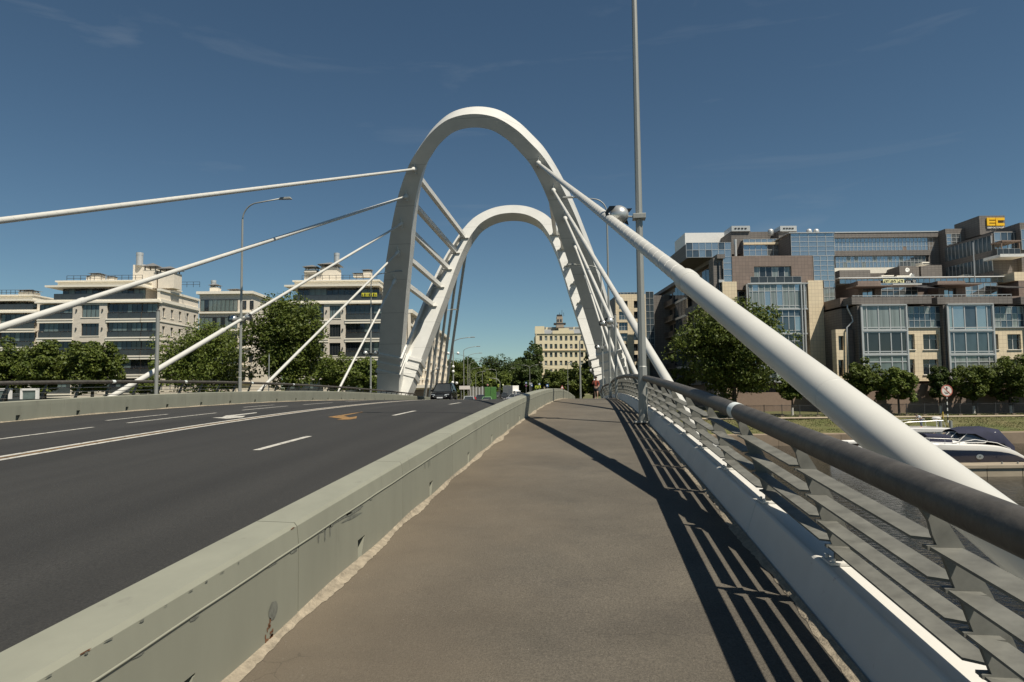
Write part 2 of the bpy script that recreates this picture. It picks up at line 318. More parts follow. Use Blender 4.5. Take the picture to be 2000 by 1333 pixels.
XC=-9.2                                      # bridge centre line
def mir(x): return 2*XC-x
YS=list(np.arange(-20,104,2.))+list(np.arange(104,170,4.))+list(np.arange(170,561,15.))
YB=[y for y in YS if y<=104]
def strip(name,x0,x1,ys,m,dz=0,bend=True):
    b=MB()
    for y in ys:
        dx=cx(y) if bend else 0
        for x in np.linspace(x0,x1,5): b.v.append((x+dx,y,zd(y)+dz))
    for k in range(len(ys)-1):
        for i in range(4):
            a=k*5+i; b.f.append((a,a+1,a+6,a+5))
    return struct(b.build(name,m,fix=False))
strip('road',-16.7,-2.0,YS,M['road'])
strip('footway',-1.95,1.30,YB,M['foot'])
strip('footway',-19.7,-16.6,YB,M['foot'])
# pavements beside the street beyond the bridge, a kerb step higher
for x0,x1 in((-24,-16.6),(-2.1,6)):
    b=MB(); b.sweep([(x0,-2.5),(x0,.13),(x1,.13),(x1,-2.5)],[y for y in YS if y>=104],lambda y:(cx(y),zd(y)))
    struct(b.build('pavement',M['foot']))
b=MB(); b.sweep([(-19.9,-1.3),(-20.2,-.25),(-19.9,-.05),(1.5,-.05),(1.8,-.25),(1.5,-1.3)],YB,lambda y:(cx(y),zd(y)))
struct(b.build('bridge_deck',M['deck_steel']))
# water
def watermat():
    m=bpy.data.materials.new('river_water'); m.use_nodes=True; n=m.node_tree; B=n.nodes['Principled BSDF']; k=n.links
    B.inputs['Base Color'].default_value=(.009,.0095,.009,1); B.inputs['Roughness'].default_value=.06; B.inputs['IOR'].default_value=1.33
    t=n.nodes.new('ShaderNodeNewGeometry'); p=n.nodes.new('ShaderNodeMapping'); p.inputs['Scale'].default_value=(1,1.5,1); k.new(t.outputs['Position'],p.inputs[0])
    z=n.nodes.new('ShaderNodeTexNoise'); z.inputs['Scale'].default_value=1.9; z.inputs['Detail'].default_value=4; z.inputs['Distortion'].default_value=.6; k.new(p.outputs[0],z.inputs['Vector'])
    bn=n.nodes.new('ShaderNodeBump'); bn.inputs['Strength'].default_value=.5; bn.inputs['Distance'].default_value=.1; k.new(z.outputs['Fac'],bn.inputs['Height']); k.new(bn.outputs[0],B.inputs['Normal']); return m
WZ=-6.5
b=MB(); b.add([W(-600,-300,WZ),W(600,-300,WZ),W(600,95,WZ),W(-600,95,WZ)],[(0,1,2,3)])
struct(b.build('water',watermat(),fix=False))
# far bank: grass slope, path and ground out to the horizon
def grassmat():
    m=mat('mown_grass',(.070,.085,.020),.95,col2=(.125,.108,.045),vscale=.35,detail=8,bump=.8,bscale=9)
    return m
M['grass']=grassmat(); M['path']=mat('gravel_path',(.30,.25,.18),.95,var=.15,vscale=2)
M['far_ground']=mat('far_ground',(.09,.085,.06),.95,var=.3,vscale=.05)
def bankz(d): return float(np.interp(d,[88,91,96.3,98,101,106,130,150,3000],[-5.25,-5.15,-3.75,-3.35,-3.2,-3.1,-2.6,-2.45,-2.45]))
b=MB(); dd=[89.8,90.5,91,92,93,94,95,96.3,97.2,98,101,106,115,130,150,250,600,3000]; uu=list(np.arange(-260,261,6.))
for d in dd:
    for u in uu:
        k=1 if d<600 else 8
        b.v.append(tuple(W(u*k,d,bankz(d)+(.10*math.sin(u*.35+d)+.07*math.sin(u*.9+2*d) if 91<d<97.9 else 0))))
n=len(uu)
for i in range(len(dd)-1):
    for j in range(n-1): b.f.append((i*n+j,i*n+j+1,(i+1)*n+j+1,(i+1)*n+j))
struct(b.build('ground',M['grass'],fix=False))
b=MB()
for u0 in np.arange(-150,180,4.): b.cbox(u0+.02,u0+3.98,88,90.2+.04*math.sin(u0),WZ-1,-5.1)
struct(b.build('quay',M['quay']))
b=MB()
for u0 in np.arange(0,170,5.):
    b.add([W(u,d,bankz(d)+.12) for u,d in((u0,96.9),(u0+5,96.9),(u0+5,97.55),(u0,97.55))],[(0,1,2,3)])
struct(b.build('path',M['path'],fix=False))
# ================================================================ painted markings (thin sheets on the road)
def stripe(name,label,x,w,y0,y1,m,grp=None):
    b=MB(); ys=np.arange(y0,y1+.01,max(.5,(y1-y0)/60))
    if ys[-1]<y1: ys=np.append(ys,y1)
    for y in ys: b.v+= [(x-w/2+cx(y),y,zd(y)+.005),(x+w/2+cx(y),y,zd(y)+.005)]
    b.f=[(2*i,2*i+1,2*i+3,2*i+2) for i in range(len(ys)-1)]
    o=b.build(name,m,fix=False); struct(o); return o
for x in(-9.50,-9.83): stripe('lane_marking','',x,.15,-5,103,M['paint'])
stripe('lane_marking','',-9.665,.07,-5,60,M['orange_paint'])
for y0,y1 in((3.2,5.4),(11.25,13.45),(19.4,21.8),(27.2,29.5),(35.3,37.6),(43.4,45.7),(51.5,53.8)): stripe('lane_marking','',-5.78,.14,y0,y1,M['paint'])
for y0,y1 in((7.5,10.8),(12.1,15.65),(16.9,21.2),(22.9,26.5),(28,31.3),(33,36.5)): stripe('lane_marking','',-12.3,.12,y0,y1,M['paint'])
for y0,y1 in((10,12.6),(17.8,20.6),(25.4,28)): stripe('lane_marking','',-13.6,.12,y0,y1,M['paint'])
def deckpoly(name,pts,m):
    b=MB(); P=[onD(*p) for p in pts]; b.v=[(p[0],p[1],zd(p[1])+.006) for p in P]; b.f=[tuple(range(len(P)))]
    return struct(b.build(name,m,fix=False))
deckpoly('turn_arrow',[(600+x/6.667,720+y/6.667) for x,y in((268,635),(430,611),(720,566),(722,571),(470,620),(550,640),(600,634),(648,622),(640,655),(545,668),(385,673),(455,657))],M['orange_paint'])
deckpoly('turn_arrow',[(380+x/3.5075,460+y/3.5075) for x,y in((118,1251),(190,1247),(213,1236),(300,1228),(424,1214),(428,1218),(265,1240),(348,1238),(330,1248),(220,1258))],M['paint'])
# ================================================================ parapet walls between road and footways
def parapet(sgn,label,y0,n):
    X=lambda x: x if sgn>0 else mir(x)
    x1=-1.80; x0=-2.10; PT=2.3
    th=thing('parapet_wall',label,'wall',(X(-1.95),y0,zd(y0)))
    # body profile (x,z) with a chamfered cap
    for k in range(n):
        ya=y0+k*PT+.005; yb=ya+PT-.010; yn=(ya+yb)/2
        b=MB(); g=lambda y:(cx(y),zd(y))
        def P(pts): return [(X(a),c) for a,c in pts]
        full=P([(x0+.02,-.06),(x1,-.06),(x1,.44),(x1-.012,.545),(x1-.03,.566),(x0+.03,.572),(x0,.55),(x0,.44)])
        head=P([(x0+.02,.17),(x1,.17),(x1,.44),(x1-.012,.545),(x1-.03,.566),(x0+.03,.572),(x0,.55),(x0,.44)])
        core=P([(x0+.10,-.06),(x1-.10,-.06),(x1-.10,.17),(x0+.10,.17)])
        b.sweep(full,np.linspace(ya,yn-.09,4),g); b.sweep(full,np.linspace(yn+.07,yb,4),g)
        b.sweep(head,[yn-.09,yn+.07],g); b.sweep(core,[yn-.09,yn+.07],g)
        # slanted cheek of the drain slot
        for xa,xb in((x0+.02+cx(yn),x0+.10+cx(yn)),(x1-.10+cx(yn),x1-.001+cx(yn))) if sgn>0 else ():
            q=[(X(xa),yn+.07,zd(yn)-.05),(X(xb),yn+.07,zd(yn)-.05),(X(xb),yn-.04,zd(yn)-.05),(X(xa),yn-.04,zd(yn)-.05),(X(xa),yn+.07,zd(yn)+.16),(X(xb),yn+.07,zd(yn)+.16),(X(xb),yn+.055,zd(yn)+.16),(X(xa),yn+.055,zd(yn)+.16)]
            b.hexa(q)
        o=b.build('panel',M['concrete_paint'],th)
    for xs in((x1+.001,) if sgn>0 else ()):
        b=MB(); ys=np.arange(y0,y0+n*PT,.25); b.tube([(X(xs)+cx(y),y,zd(y)+.432+.0015*math.sin(y*7)) for y in ys],.006,6)
        b.build('weld_bead',M['concrete_paint'],th,smooth=True)
    for xs,sg in(((x1,1),) if sgn>0 else ((x1,-1),(x0,1))):     # mortar squeezed out along the foot, ragged edge
        b=MB(); ys=np.arange(y0,min(y0+n*PT,62),.045); ph=RNG.random(6)*6
        for y in ys:
            wv=.028+.016*math.sin(y*1.9+ph[0])+.012*math.sin(y*5.3+ph[1])+.016*random.random()+.06*max(0,math.sin(y*.83+ph[2]))**8
            wv=max(.012,wv); d=zd(y); xx=X(xs); e=sg if sgn>0 else sg
            b.v+= [(xx-.004*e,y,d+.035+.012*math.sin(y*3.1)),(xx+.35*wv*e,y,d+.016+.008*random.random()),(xx+wv*e,y,d+.003)]
        b.f=[q for i in range(len(ys)-1) for q in((3*i,3*i+1,3*i+4,3*i+3),(3*i+1,3*i+2,3*i+5,3*i+4))]
        b.build('mortar_fillet',M['mortar'],th,fix=False)
    # rust spots, tar runs and scuffs on the footway side
    if sgn>0:
        def blob(nm,m,y,z,ry,rz,x=None,n=13,rag=.35,off=.0025):
            b=MB(); a=np.linspace(0,2*math.pi,n,endpoint=False); r=1+rag*RNG.normal(size=n)*.5
            b.v=[((x1 if x is None else x)+off,y+ry*rr*math.cos(t),zd(y)+z+rz*rr*math.sin(t)) for t,rr in zip(a,r)]; b.f=[tuple(range(n))]; b.build(nm,m,th,fix=False)
        blob('stain',M['scuff'],3.72,.165,.055,.05,rag=.08)
        for y in np.arange(2.2,5.6,.11):
            if random.random()<.3: blob('tar_run',M['scuff'],y+random.gauss(0,.03),.421-.006*random.random(),.03+.035*random.random(),.004+.006*random.random())
        for y in(4.35,4.46,4.55,7.2,7.35,7.42): blob('tar_run',M['scuff'],y,.40-.02*random.random(),.012,.03+.03*random.random(),rag=.2)
        blob('tar_run',M['scuff'],4.9,.415,.35,.016); blob('tar_run',M['scuff'],5.0,.375,.22,.010)
        for i in range(12): blob('rust_spot',M['rust'],3.63+.09*random.random(),.03+.10*random.random()**2,.006+.012*random.random(),.006+.010*random.random(),n=8)
        for y in(1.75,2.3,3.98): blob('rust_spot',M['rust'],y,.549,.018+.02*random.random(),.004,x=x1-.0135,n=10,off=.004)
        for y in np.arange(1.4,3.4,.15): blob('scratch',M['scuff'],y+random.gauss(0,.02),.545-.006*random.random(),.006+.02*random.random(),.002+.004*random.random(),x=x1-.011,n=8,off=.004)
    return th
parapet(1,'grey green parapet wall along the left edge of the near footway',4.05-2.3*6,44)
parapet(-1,'grey parapet wall across the road beyond the far lanes',18.94-2.3*9,44)
# ================================================================ railings
def jog(y): return -.42*smooth01((y-47)/9)*(1-smooth01((y-74)/8))
PS=1.655; PY0=2.74-PS*4
def railing(sgn,label,nposts):
    X=lambda x: x if sgn>0 else mir(x)
    s=1 if sgn>0 else -1
    th=thing('bridge_railing',label,'railing',(X(1.4),PY0,zd(PY0)))
    y1=PY0+PS*(nposts-1)
    ys=np.arange(PY0,y1+.1,PS/2)
    b=MB(); b.tube([(X(1.20+jog(y)),y,zd(y)+1.06) for y in ys],.069,20); b.build('handrail',M['handrail'],th,autosmooth=50)
    prof=[(1.24,-.05),(1.345,.27),(1.362,.288),(1.59,.288),(1.62,.25),(1.66,-.9),(1.5,-.9)]
    for k0 in range(0,len(ys)-1,4):
        seg=ys[k0:k0+5]
        if len(seg)<2: continue
        seg=list(seg); seg[0]+=.004; seg[-1]-=.004
        b=MB(); b.sweep([(X(a),c) for a,c in prof],seg,lambda y:(s*jog(y),zd(y))); b.build('kerb',M['kerb_white'],th,bevel=.012)
    b=MB()                                    # dirt joint between kerb and asphalt
    yy=np.arange(PY0,50,.06)
    for y in yy:
        wv=.03+.02*math.sin(y*2.3)+.02*random.random(); d=zd(y)
        b.v+= [(X(1.252),y,d+.03),(X(1.235-.4*wv),y,d+.014+.006*random.random()),(X(1.235-wv),y,d+.003)]
    b.f=[q for i in range(len(yy)-1) for q in((3*i,3*i+1,3*i+4,3*i+3),(3*i+1,3*i+2,3*i+5,3*i+4))]
    b.build('mortar_fillet',M['mortar'],th,fix=False)
    SL=((1.222,.850),(1.277,.695),(1.332,.540),(1.387,.392))
    me_p=None; poly=[(1.425,.29)]                        # stepped inner edge carrying the slats, curved neck, sloping back
    for a,c in SL[::-1]: poly+= [(a+.045,c-.03),(a-.005,c-.014),(a-.005,c+.0),(a+.028,c+.004)]
    poly+= [(1.236,.89),(1.226,.94),(1.185,1.01),(1.24,1.01),(1.29,.94),(1.36,.82),(1.43,.68),(1.49,.53),(1.54,.40),(1.572,.29)]
    for k in range(nposts):
        y=PY0+PS*k; j=jog(y)
        if me_p is None:
            b=MB(); b.prism([(s*(a-1.4),c) for a,c in poly],(0,-.012,0),(1,0,0),(0,0,1),(0,1,0),.024)
            for (a,c) in SL: b.box((s*(a-1.4+.06),0,c-.012),(.11,.11,.012))
            ORG['tmp']=np.zeros(3)
            me_p=b; o=b.build('post',M['galv'],None); COL.objects.unlink(o); mp_=o.data
            off=o.location.copy()
            bb=MB(); bb.box((0,0,.295),(.14,.16,.014)); bb.lathe([(.013,.302),(.013,.322),(.008,.326)],(s*-.045,.055,0),8); bb.lathe([(.013,.302),(.013,.322),(.008,.326)],(s*-.045,-.055,0),8)
            o2=bb.build('base_plate',M['kerb_white'],None); COL.objects.unlink(o2); mb_=o2.data; off2=o2.location.copy()
        o=bpy.data.objects.new('post',mp_); COL.objects.link(o); o.parent=th; P=np.array([X(1.4+j),y,zd(y)])-ORG[th.name]; o.location=Vector(P)+off
        o=bpy.data.objects.new('base_plate',mb_); COL.objects.link(o); o.parent=th; o.location=Vector(P)+off2+Vector((s*.05,0,0))
        if k==nposts-1: continue
        ya,yb=y+.045,y+PS-.02
        for q,(a,c) in enumerate(SL):
            b=MB(); pl=[(a,ya+.09),(a+.09,ya),(a+.09,yb-.09),(a,yb)]; V=[]
            for dz in(-.011,0):
                for xx,yy_ in pl: V.append((X(xx+jog(yy_)),yy_,zd(yy_)+c+dz+(xx-a)*.12))
            b.hexa(V); b.build('slat',M['galv'],th)
    bands=((5.85,),(16.9,34,52)) if sgn>0 else ((),())
    for yb in ((5.95,) if sgn>0 else (18.2,19.6,26,31,37.5,43,49,56,62)):
        b=MB(); b.tube([(X(1.20),y,zd(y)+1.06) for y in(yb-.09,yb,yb+.09)],.0715,20); b.build('reflective_band',M['band'],th,autosmooth=50)
    return th
railing(1,'galvanised railing with round dark handrail at the right footway edge',48)
railing(-1,'thin looking railing with dark handrail beyond the far parapet wall',47)
# ================================================================ arched pylon
AP=[(12.5,-.9),(11.85,2),(10.65,6),(9.5,9.7),(8.86,11.7),(8.04,13.95),(7.26,16.1),(6.37,18.15),(5.24,20.05),(4.2,21.15),(3.15,22.05),(1.73,22.8),(0,23.05)]
AF=[(12.1,-.9),(11.0,2.2),(9.6,7),(8.1,12),(6.85,15.8),(5.7,18.5),(4.85,20),(3.75,21.3),(2.0,22.25),(0,22.55)]
XA=-9.45
def dense(P,n=6):
    P=np.array(P); out=[]
    for i in range(len(P)-1):
        p0=P[max(i-1,0)];p1=P[i];p2=P[i+1];p3=P[min(i+2,len(P)-1)] if i+2<len(P) else np.array([-P[-2][0],P[-2][1]])
        for t in np.arange(n)/n: out.append(.5*((2*p1)+(-p0+p2)*t+(2*p0-5*p1+4*p2-p3)*t*t+(-p0+3*p1-3*p2+p3)*t**3))
    out.append(P[-1]); return np.array(out)
half=dense(AP); halff=dense(AF)
FULL={-1:np.concatenate([half*[-1,1],(half[::-1])[1:]]),1:np.concatenate([halff*[-1,1],(halff[::-1])[1:]])}
YF=71.; TLS={-1:(YF-53.4)/23.1,1:(79.6-YF)/22.5}      # lean: horizontal run per metre of height
def arch(pt,sg,fwd=0.,rad=0.,nrm=None):      # (w,z) on the arch -> world; sg -1 leans to the viewer
    w,z=pt; TL=TLS[sg]
    c=1/math.sqrt(1+TL*TL); dv=np.array([0,sg*TL*c,c]); nv=np.array([0,-c,sg*TL*c])   # in-plane up, face normal to viewer
    p=np.array([XA+w,YF+sg*TL*z,z])
    if nrm is not None: p=p+rad*(nrm[0]*np.array([1,0,0])+nrm[1]*dv)
    return p+nv*fwd
def archmesh(sg):
    full=FULL[sg]; b=MB(); N=len(full); tang=np.gradient(full,axis=0)
    for i in range(N):
        w,z=full[i]; t=tang[i]/np.linalg.norm(tang[i]); nr=np.array([-t[1],t[0]]);     # outward
        if nr@np.array([w,z-10])<0: nr=-nr
        k=min(max(z/23.,0),1); wr=2.35-.25*k-1.0*smooth01((z-11)/12); dp=2.2 if sg<0 else 1.7
        nd=-.75*smooth01((z-4.2)/1.2)*(1-smooth01((z-18.6)/.8)) if sg>0 else 0       # recessed web between flanges on the far arch
        for f_,r_ in((0,-wr/2),(0,wr*.06),(nd-.001,wr*.06+.001),(nd-.001,wr*.36),(0,wr*.36+.001),(0,wr/2),(-dp,wr/2),(-dp,-wr/2)): b.v.append(tuple(arch((w,z),sg,f_,r_,nr)))
    for i in range(N-1):
        for j in range(8): a=i*8; b.f.append((a+j,a+(j+1)%8,a+8+(j+1)%8,a+8+j))
    b.f+= [tuple(range(8)),tuple(8*N-1-i for i in range(8))]
    return b
PYL=thing('bridge_pylon','tall white double arch pylon straddling the road on splayed legs','pylon',(XA,YF,0))
an=archmesh(-1).build('near_arch',M['white_steel'],PYL,autosmooth=35); an['label']='taller looking arch leaning towards the viewer'
af=archmesh(1).build('far_arch',M['white_steel'],PYL,autosmooth=35); af['label']='arch leaning away from the viewer'
for sx in(-1,1):                             # stepped collars round the feet
    for sg in(-1,1):
        for z,gx in((4.6,.15),(3.75,.10),(2.95,.10)):
            t=np.array([-.27,.963]); nr=np.array([.963,.27]); b=MB(); V=[]
            for zz in(z-.17,z+.17):
                ap_=AP if sg<0 else AF; ww=np.interp(zz,[p[1] for p in ap_],[p[0] for p in ap_])
                for f_,r_ in((gx,-1.16-gx),(gx,1.16+gx if sg<0 else .2),((-2.2 if sg<0 else -1.7)-gx,1.16+gx if sg<0 else .2),((-2.2 if sg<0 else -1.7)-gx,-1.16-gx)):
                    V.append(arch((sx*ww,zz),sg,f_,r_,(sx*nr[0],nr[1])))
            b.hexa(V); b.build('collar',M['white_steel'],PYL,bevel=.02)
    b=MB(); b.box((XA+sx*12.2,YF+.5,-2.2),(2.9,5.5,3.2)); b.build('footing',M['deck_steel'],PYL,bevel=.05)
AZ=[20.05,18.15,16.13,13.95,11.7]
def aw(z,h_=None):
    h_=half if h_ is None else h_; return float(np.interp(z,h_[:,1],h_[:,0]))
for sx in(-1,1):
    for z in AZ:                             # struts tying the two arches together
        z=z-.9; a=arch((sx*aw(z),z),-1,-2.0); c=arch((sx*aw(z,halff),z),1,.05); d=c-a; Ln=np.linalg.norm(d); d/=Ln
        b=MB(); sd=np.array([1,0,0.]); b.box((a+c)/2,(.42,Ln,.50),(sd,d,np.cross(sd,d)))
        b.build('strut',M['white_steel'],PYL,bevel=.02)
        b=MB(); b.box(c+np.array([0,-.05,-.26]),(1.2,.5,.05)); b.build('gusset',M['white_steel'],PYL)
# ================================================================ stay cables
def stay(label,a,b_,r1,r2,tc,grp,helix=False,lug=True):
    a=np.array(a,float); b_=np.array(b_,float); d=b_-a; Ln=np.linalg.norm(d); d/=Ln
    th=thing('stay_cable',label,'cable',b_,group=grp)
    x=np.cross(d,[0,0,1.]); x/=np.linalg.norm(x); y=np.cross(d,x)
    p=lambda t:a+d*t
    T=Ln*tc
    b=MB(); b.tube([p(.55),p(T)],r1,18); up_=b.build('upper_sheath',M['cable_white'],th,autosmooth=50)
    b=MB(); b.tube([p(T-.1),p(Ln-.9)],r2,20); b.build('lower_tube',M['cable_white'],th,autosmooth=50)
    b=MB(); b.lathe([(r2*.9,-.16),(r2*1.12,-.14),(r2*1.12,.05),(r2*1.04,.09),(r2*.9,.1)],p(T),20,(x,y,d)); b.build('collar',M['cable_white'],th,autosmooth=40)
    b=MB(); b.lathe([(r1*.8,0),(r1*1.9,.05),(r1*1.9,.45),(r1*1.2,.75),(r1*.9,.8)],p(.05),14,(x,y,d)); b.build('socket',M['white_steel'],th,autosmooth=40)
    b=MB(); b.lathe([(r2*.95,-1.1),(r2*1.25,-.8),(r2*1.25,-.5),(r2*.9,-.35)],p(Ln),14,(x,y,d)); b.build('socket',M['white_steel'],th,autosmooth=40)
    for e in(-1,1):
        b=MB(); b.box(p(Ln-.05)+x*e*r2*.75,(.04,.24,1.0),(x,y,d)); b.build('fork_plate',M['white_steel'],th,bevel=.01)
    b=MB(); b.prism([(-.35,.5),(.0,-.55),(.15,-.5),(.35,.35)],p(0)-x*.03,d,y,x,.06); b.build('lug',M['white_steel'],th)
    s=1 if b_[0]>XC else -1; m=MB(); xx,yy,z=b_[0],b_[1],b_[2]+.25
    m.hexa([(xx-s*.9,yy-.35,z-1.1),(xx-s*.9,yy+.35,z-1.1),(xx+s*.35,yy+.3,z-.75),(xx+s*.35,yy-.3,z-.75),(xx-s*.9,yy-.35,z-.4),(xx-s*.9,yy+.35,z-.4),(xx+s*.35,yy+.3,z-.4),(xx+s*.35,yy-.3,z-.4)])
    m.build('anchor_bracket',M['deck_steel'],th,bevel=.02)
    for q in(.91,.955):
        b=MB(); b.lathe([(r2*1.0,-.012),(r2*1.006,-.008),(r2*1.006,.008),(r2*1.0,.012)],p(Ln*q),20,(x,y,d)); b.build('weld_ring',M['cable_white'],th,smooth=True)
    if helix:
        b=MB(); n=int((T-.6)/.42*14); b.tube([p(.6+(T-.7)*i/n)+(x*math.cos(i*2*math.pi/14)+y*math.sin(i*2*math.pi/14))*r1 for i in range(n+1)],.0042,4,caps=False)
        b.build('spiral_rib',M['cable_white'],up_,fix=False)
    return th
ordn=['uppermost','second highest','middle','second lowest','lowest']
RA=[.3,15.5,28.5,40.5,52.5]; LA=[-1,12,25.5,38.5,52.]; BA=[93,90,87,84.3,81.8]
for k in range(5):
    z=AZ[k]; w=aw(z)
    yr=RA[k]; yl=LA[k]
    stay(ordn[k]+' of the white stays on the right, running down outside the footway railing',arch((w,z),-1,.05),(2.35,yr,zd(yr)-(.36 if k==0 else .25)),(.119,.105,.10,.09,.085)[k],(.141,.125,.115,.10,.095)[k],.838 if k==0 else .76,'near stays on the right',helix=k<2)
    stay(ordn[k]+' of the white stays fanning out to the left over the far parapet',arch((-w,z),-1,.05),(-20.55,yl,zd(yl)-.25),.105 if k<2 else .09,.125 if k<3 else .10,.74,'near stays on the left',helix=k<2)
    yb=BA[k]
    stay(ordn[k]+' of the dark looking back stays behind the left legs of the arches',arch((-aw(z-.8,halff),z-.8),1,-1.75),(-20.6,yb,zd(yb)-.25),.17,.17,.7,'back stays on the left')
    stay(ordn[k]+' of the back stays seen beneath the right leg of the arches',arch((aw(z-.8,halff),z-.8),1,-1.75),(2.3,yb,zd(yb)-.25),.17,.17,.7,'back stays on the right')
# ================================================================ lamps and floodlights
def floodlight(th,c,aim,r=.22,parent_arm=None):
    c=np.array(c,float); a=np.array(aim,float); a/=np.linalg.norm(a); x=np.cross(a,[0,0,1.]); x/=np.linalg.norm(x); y=np.cross(a,x)
    b=MB(); b.lathe([(r*.25,-r*1.0),(r*.6,-r*.85),(r*.9,-r*.45),(r,0),(r*.98,r*.35),(r*.9,r*.5)],c,16,(x,y,a)); o=b.build('floodlight',M['chrome'],th,autosmooth=60)
    b=MB(); b.lathe([(r*.86,r*.5),(r*.86,r*.53),(r*.1,r*.55)],c,16,(x,y,a)); b.build('lens',M['glass_dark'],o)
    for e in(-1,1):
        b=MB(); b.prism([(-r*.5,-r*.9),(r*.5,-r*.75),(r*1.05,0),(r*.5,r*.75),(-r*.5,r*.9),(-r*.2,r*.5),(r*.5,0),(-r*.2,-r*.5)],c+x*e*r*1.06,a,y,x*e,.015); b.build('barn_door',M['dark'],o)
def lamp(x,y,H,armdx,label,grp,floods=(),r=.085,arm=2.2,base=True):
    z0=zd(y)+.02; th=thing('street_lamp',label,'street lamp',(x,y,z0),group=grp)
    b=MB(); b.tube([(x,y,z0),(x,y,z0+1.3),(x,y,z0+1.32),(x,y,z0+H-1.2)],[r*1.15,r*1.1,r*.98,r*.62],8); b.build('pole',M['pole'],th)
    s=1 if armdx>0 else -1
    pts=[(x,y,z0+H-1.25)]+[(x+s*(.9*(1-math.cos(t))),y,z0+H-1.25+.95*math.sin(t)) for t in np.linspace(.2,1.45,8)]
    pts.append((x+s*arm,y,z0+H-.12)); b=MB(); b.tube(pts,r*.45,8); b.build('arm',M['pole'],th,smooth=True)
    b=MB(); e=(x+s*(arm+.3),y,z0+H-.12); b.hexa([(e[0]-.38,y-.08,e[2]-.05),(e[0]+.38,y-.13,e[2]-.05),(e[0]+.38,y+.13,e[2]-.05),(e[0]-.38,y+.08,e[2]-.05),(e[0]-.3,y-.06,e[2]+.07),(e[0]+.3,y-.1,e[2]+.07),(e[0]+.3,y+.1,e[2]+.07),(e[0]-.3,y+.06,e[2]+.07)]); b.build('lamp_head',M['pole'],th,bevel=.015)
    if base:
        b=MB(); b.box((x,y,z0+.02),(.42,.42,.04)); b.build('base_plate',M['pole'],th,bevel=.008)
    for (dz,dx,dy,aim) in floods:
        b=MB(); b.box((x,y,z0+dz),(.30,.30,.12)); b.build('clamp',M['pole'],th,bevel=.01)
        b=MB(); b.tube([(x,y,z0+dz),(x+dx*.6,y+dy*.6,z0+dz+.03)],.02,6); b.build('bracket',M['pole'],th)
        floodlight(th,(x+dx,y+dy,z0+dz+.08),aim,.225 if y<20 else .21)
    return th
G='lamp posts along the bridge'
lamp(1.15,16.2,12.6,-1,'tall grey lamp post nearest the viewer, cut off by the picture top',G,[(4.85,-.46,.05,(-.55,.75,.35))],r=.095)
lamp(1.08,44,13.2,-1,'lamp post on the right with its curved arm beside the top stay',G,[(4.6,.35,.1,(-.3,.8,.5)),(4.7,-.35,.0,(-.6,.7,.4))])
lamp(.85,59.5,12,-1,'far lamp post rising beside the right leg of the arch',G,[(4.6,.35,.1,(-.3,.8,.5)),(4.5,-.4,0,(-.8,.4,.2))])
lamp(mir(1.0),35.8,11.4,1,'lamp post on the left with curved arm above the tree',G,[(4.6,.45,0,(.8,.4,-.3)),(4.5,-.45,0,(-.7,.5,-.2))])
lamp(mir(1.0),58.2,11.6,1,'lamp post on the left close in front of the arch leg',G,[(4.2,.5,0,(.8,.3,-.2)),(4.2,-.5,0,(-.8,.3,-.2))])
lamp(mir(.7),81,11.6,1,'lamp post on the left just behind the arch leg',G,[(4.2,.5,0,(.8,.3,-.2))])
def floodpost(x,y,H,label,aim,rr=.07,fl=True):
    z0=zd(y)+.02; th=thing('floodlight_post',label,'post',(x,y,z0),group='short posts on the bridge edge')
    b=MB(); b.tube([(x,y,z0),(x,y,z0+H)],rr,10); b.build('pole',M['pole'],th,autosmooth=50)
    b=MB(); b.lathe([(rr,0),(rr*1.1,.02),(rr*.5,.08)],(x,y,z0+H),10); b.build('cap',M['dark'],th)
    if fl: floodlight(th,(x-.25 if aim[0]<0 else x+.25,y,z0+H-.3),aim,.19)
    return th
floodpost(1.15,34.5,4.2,'short post with floodlight in front of the second right stay',(-.5,.8,.5))
floodpost(mir(1.0),28.5,4.2,'short plain post in front of the left cream building',(-.5,.8,.3),.085,False)
floodpost(mir(1.9),41,2.9,'thin short post in front of the big left tree',(.5,.8,.3),.035,False)
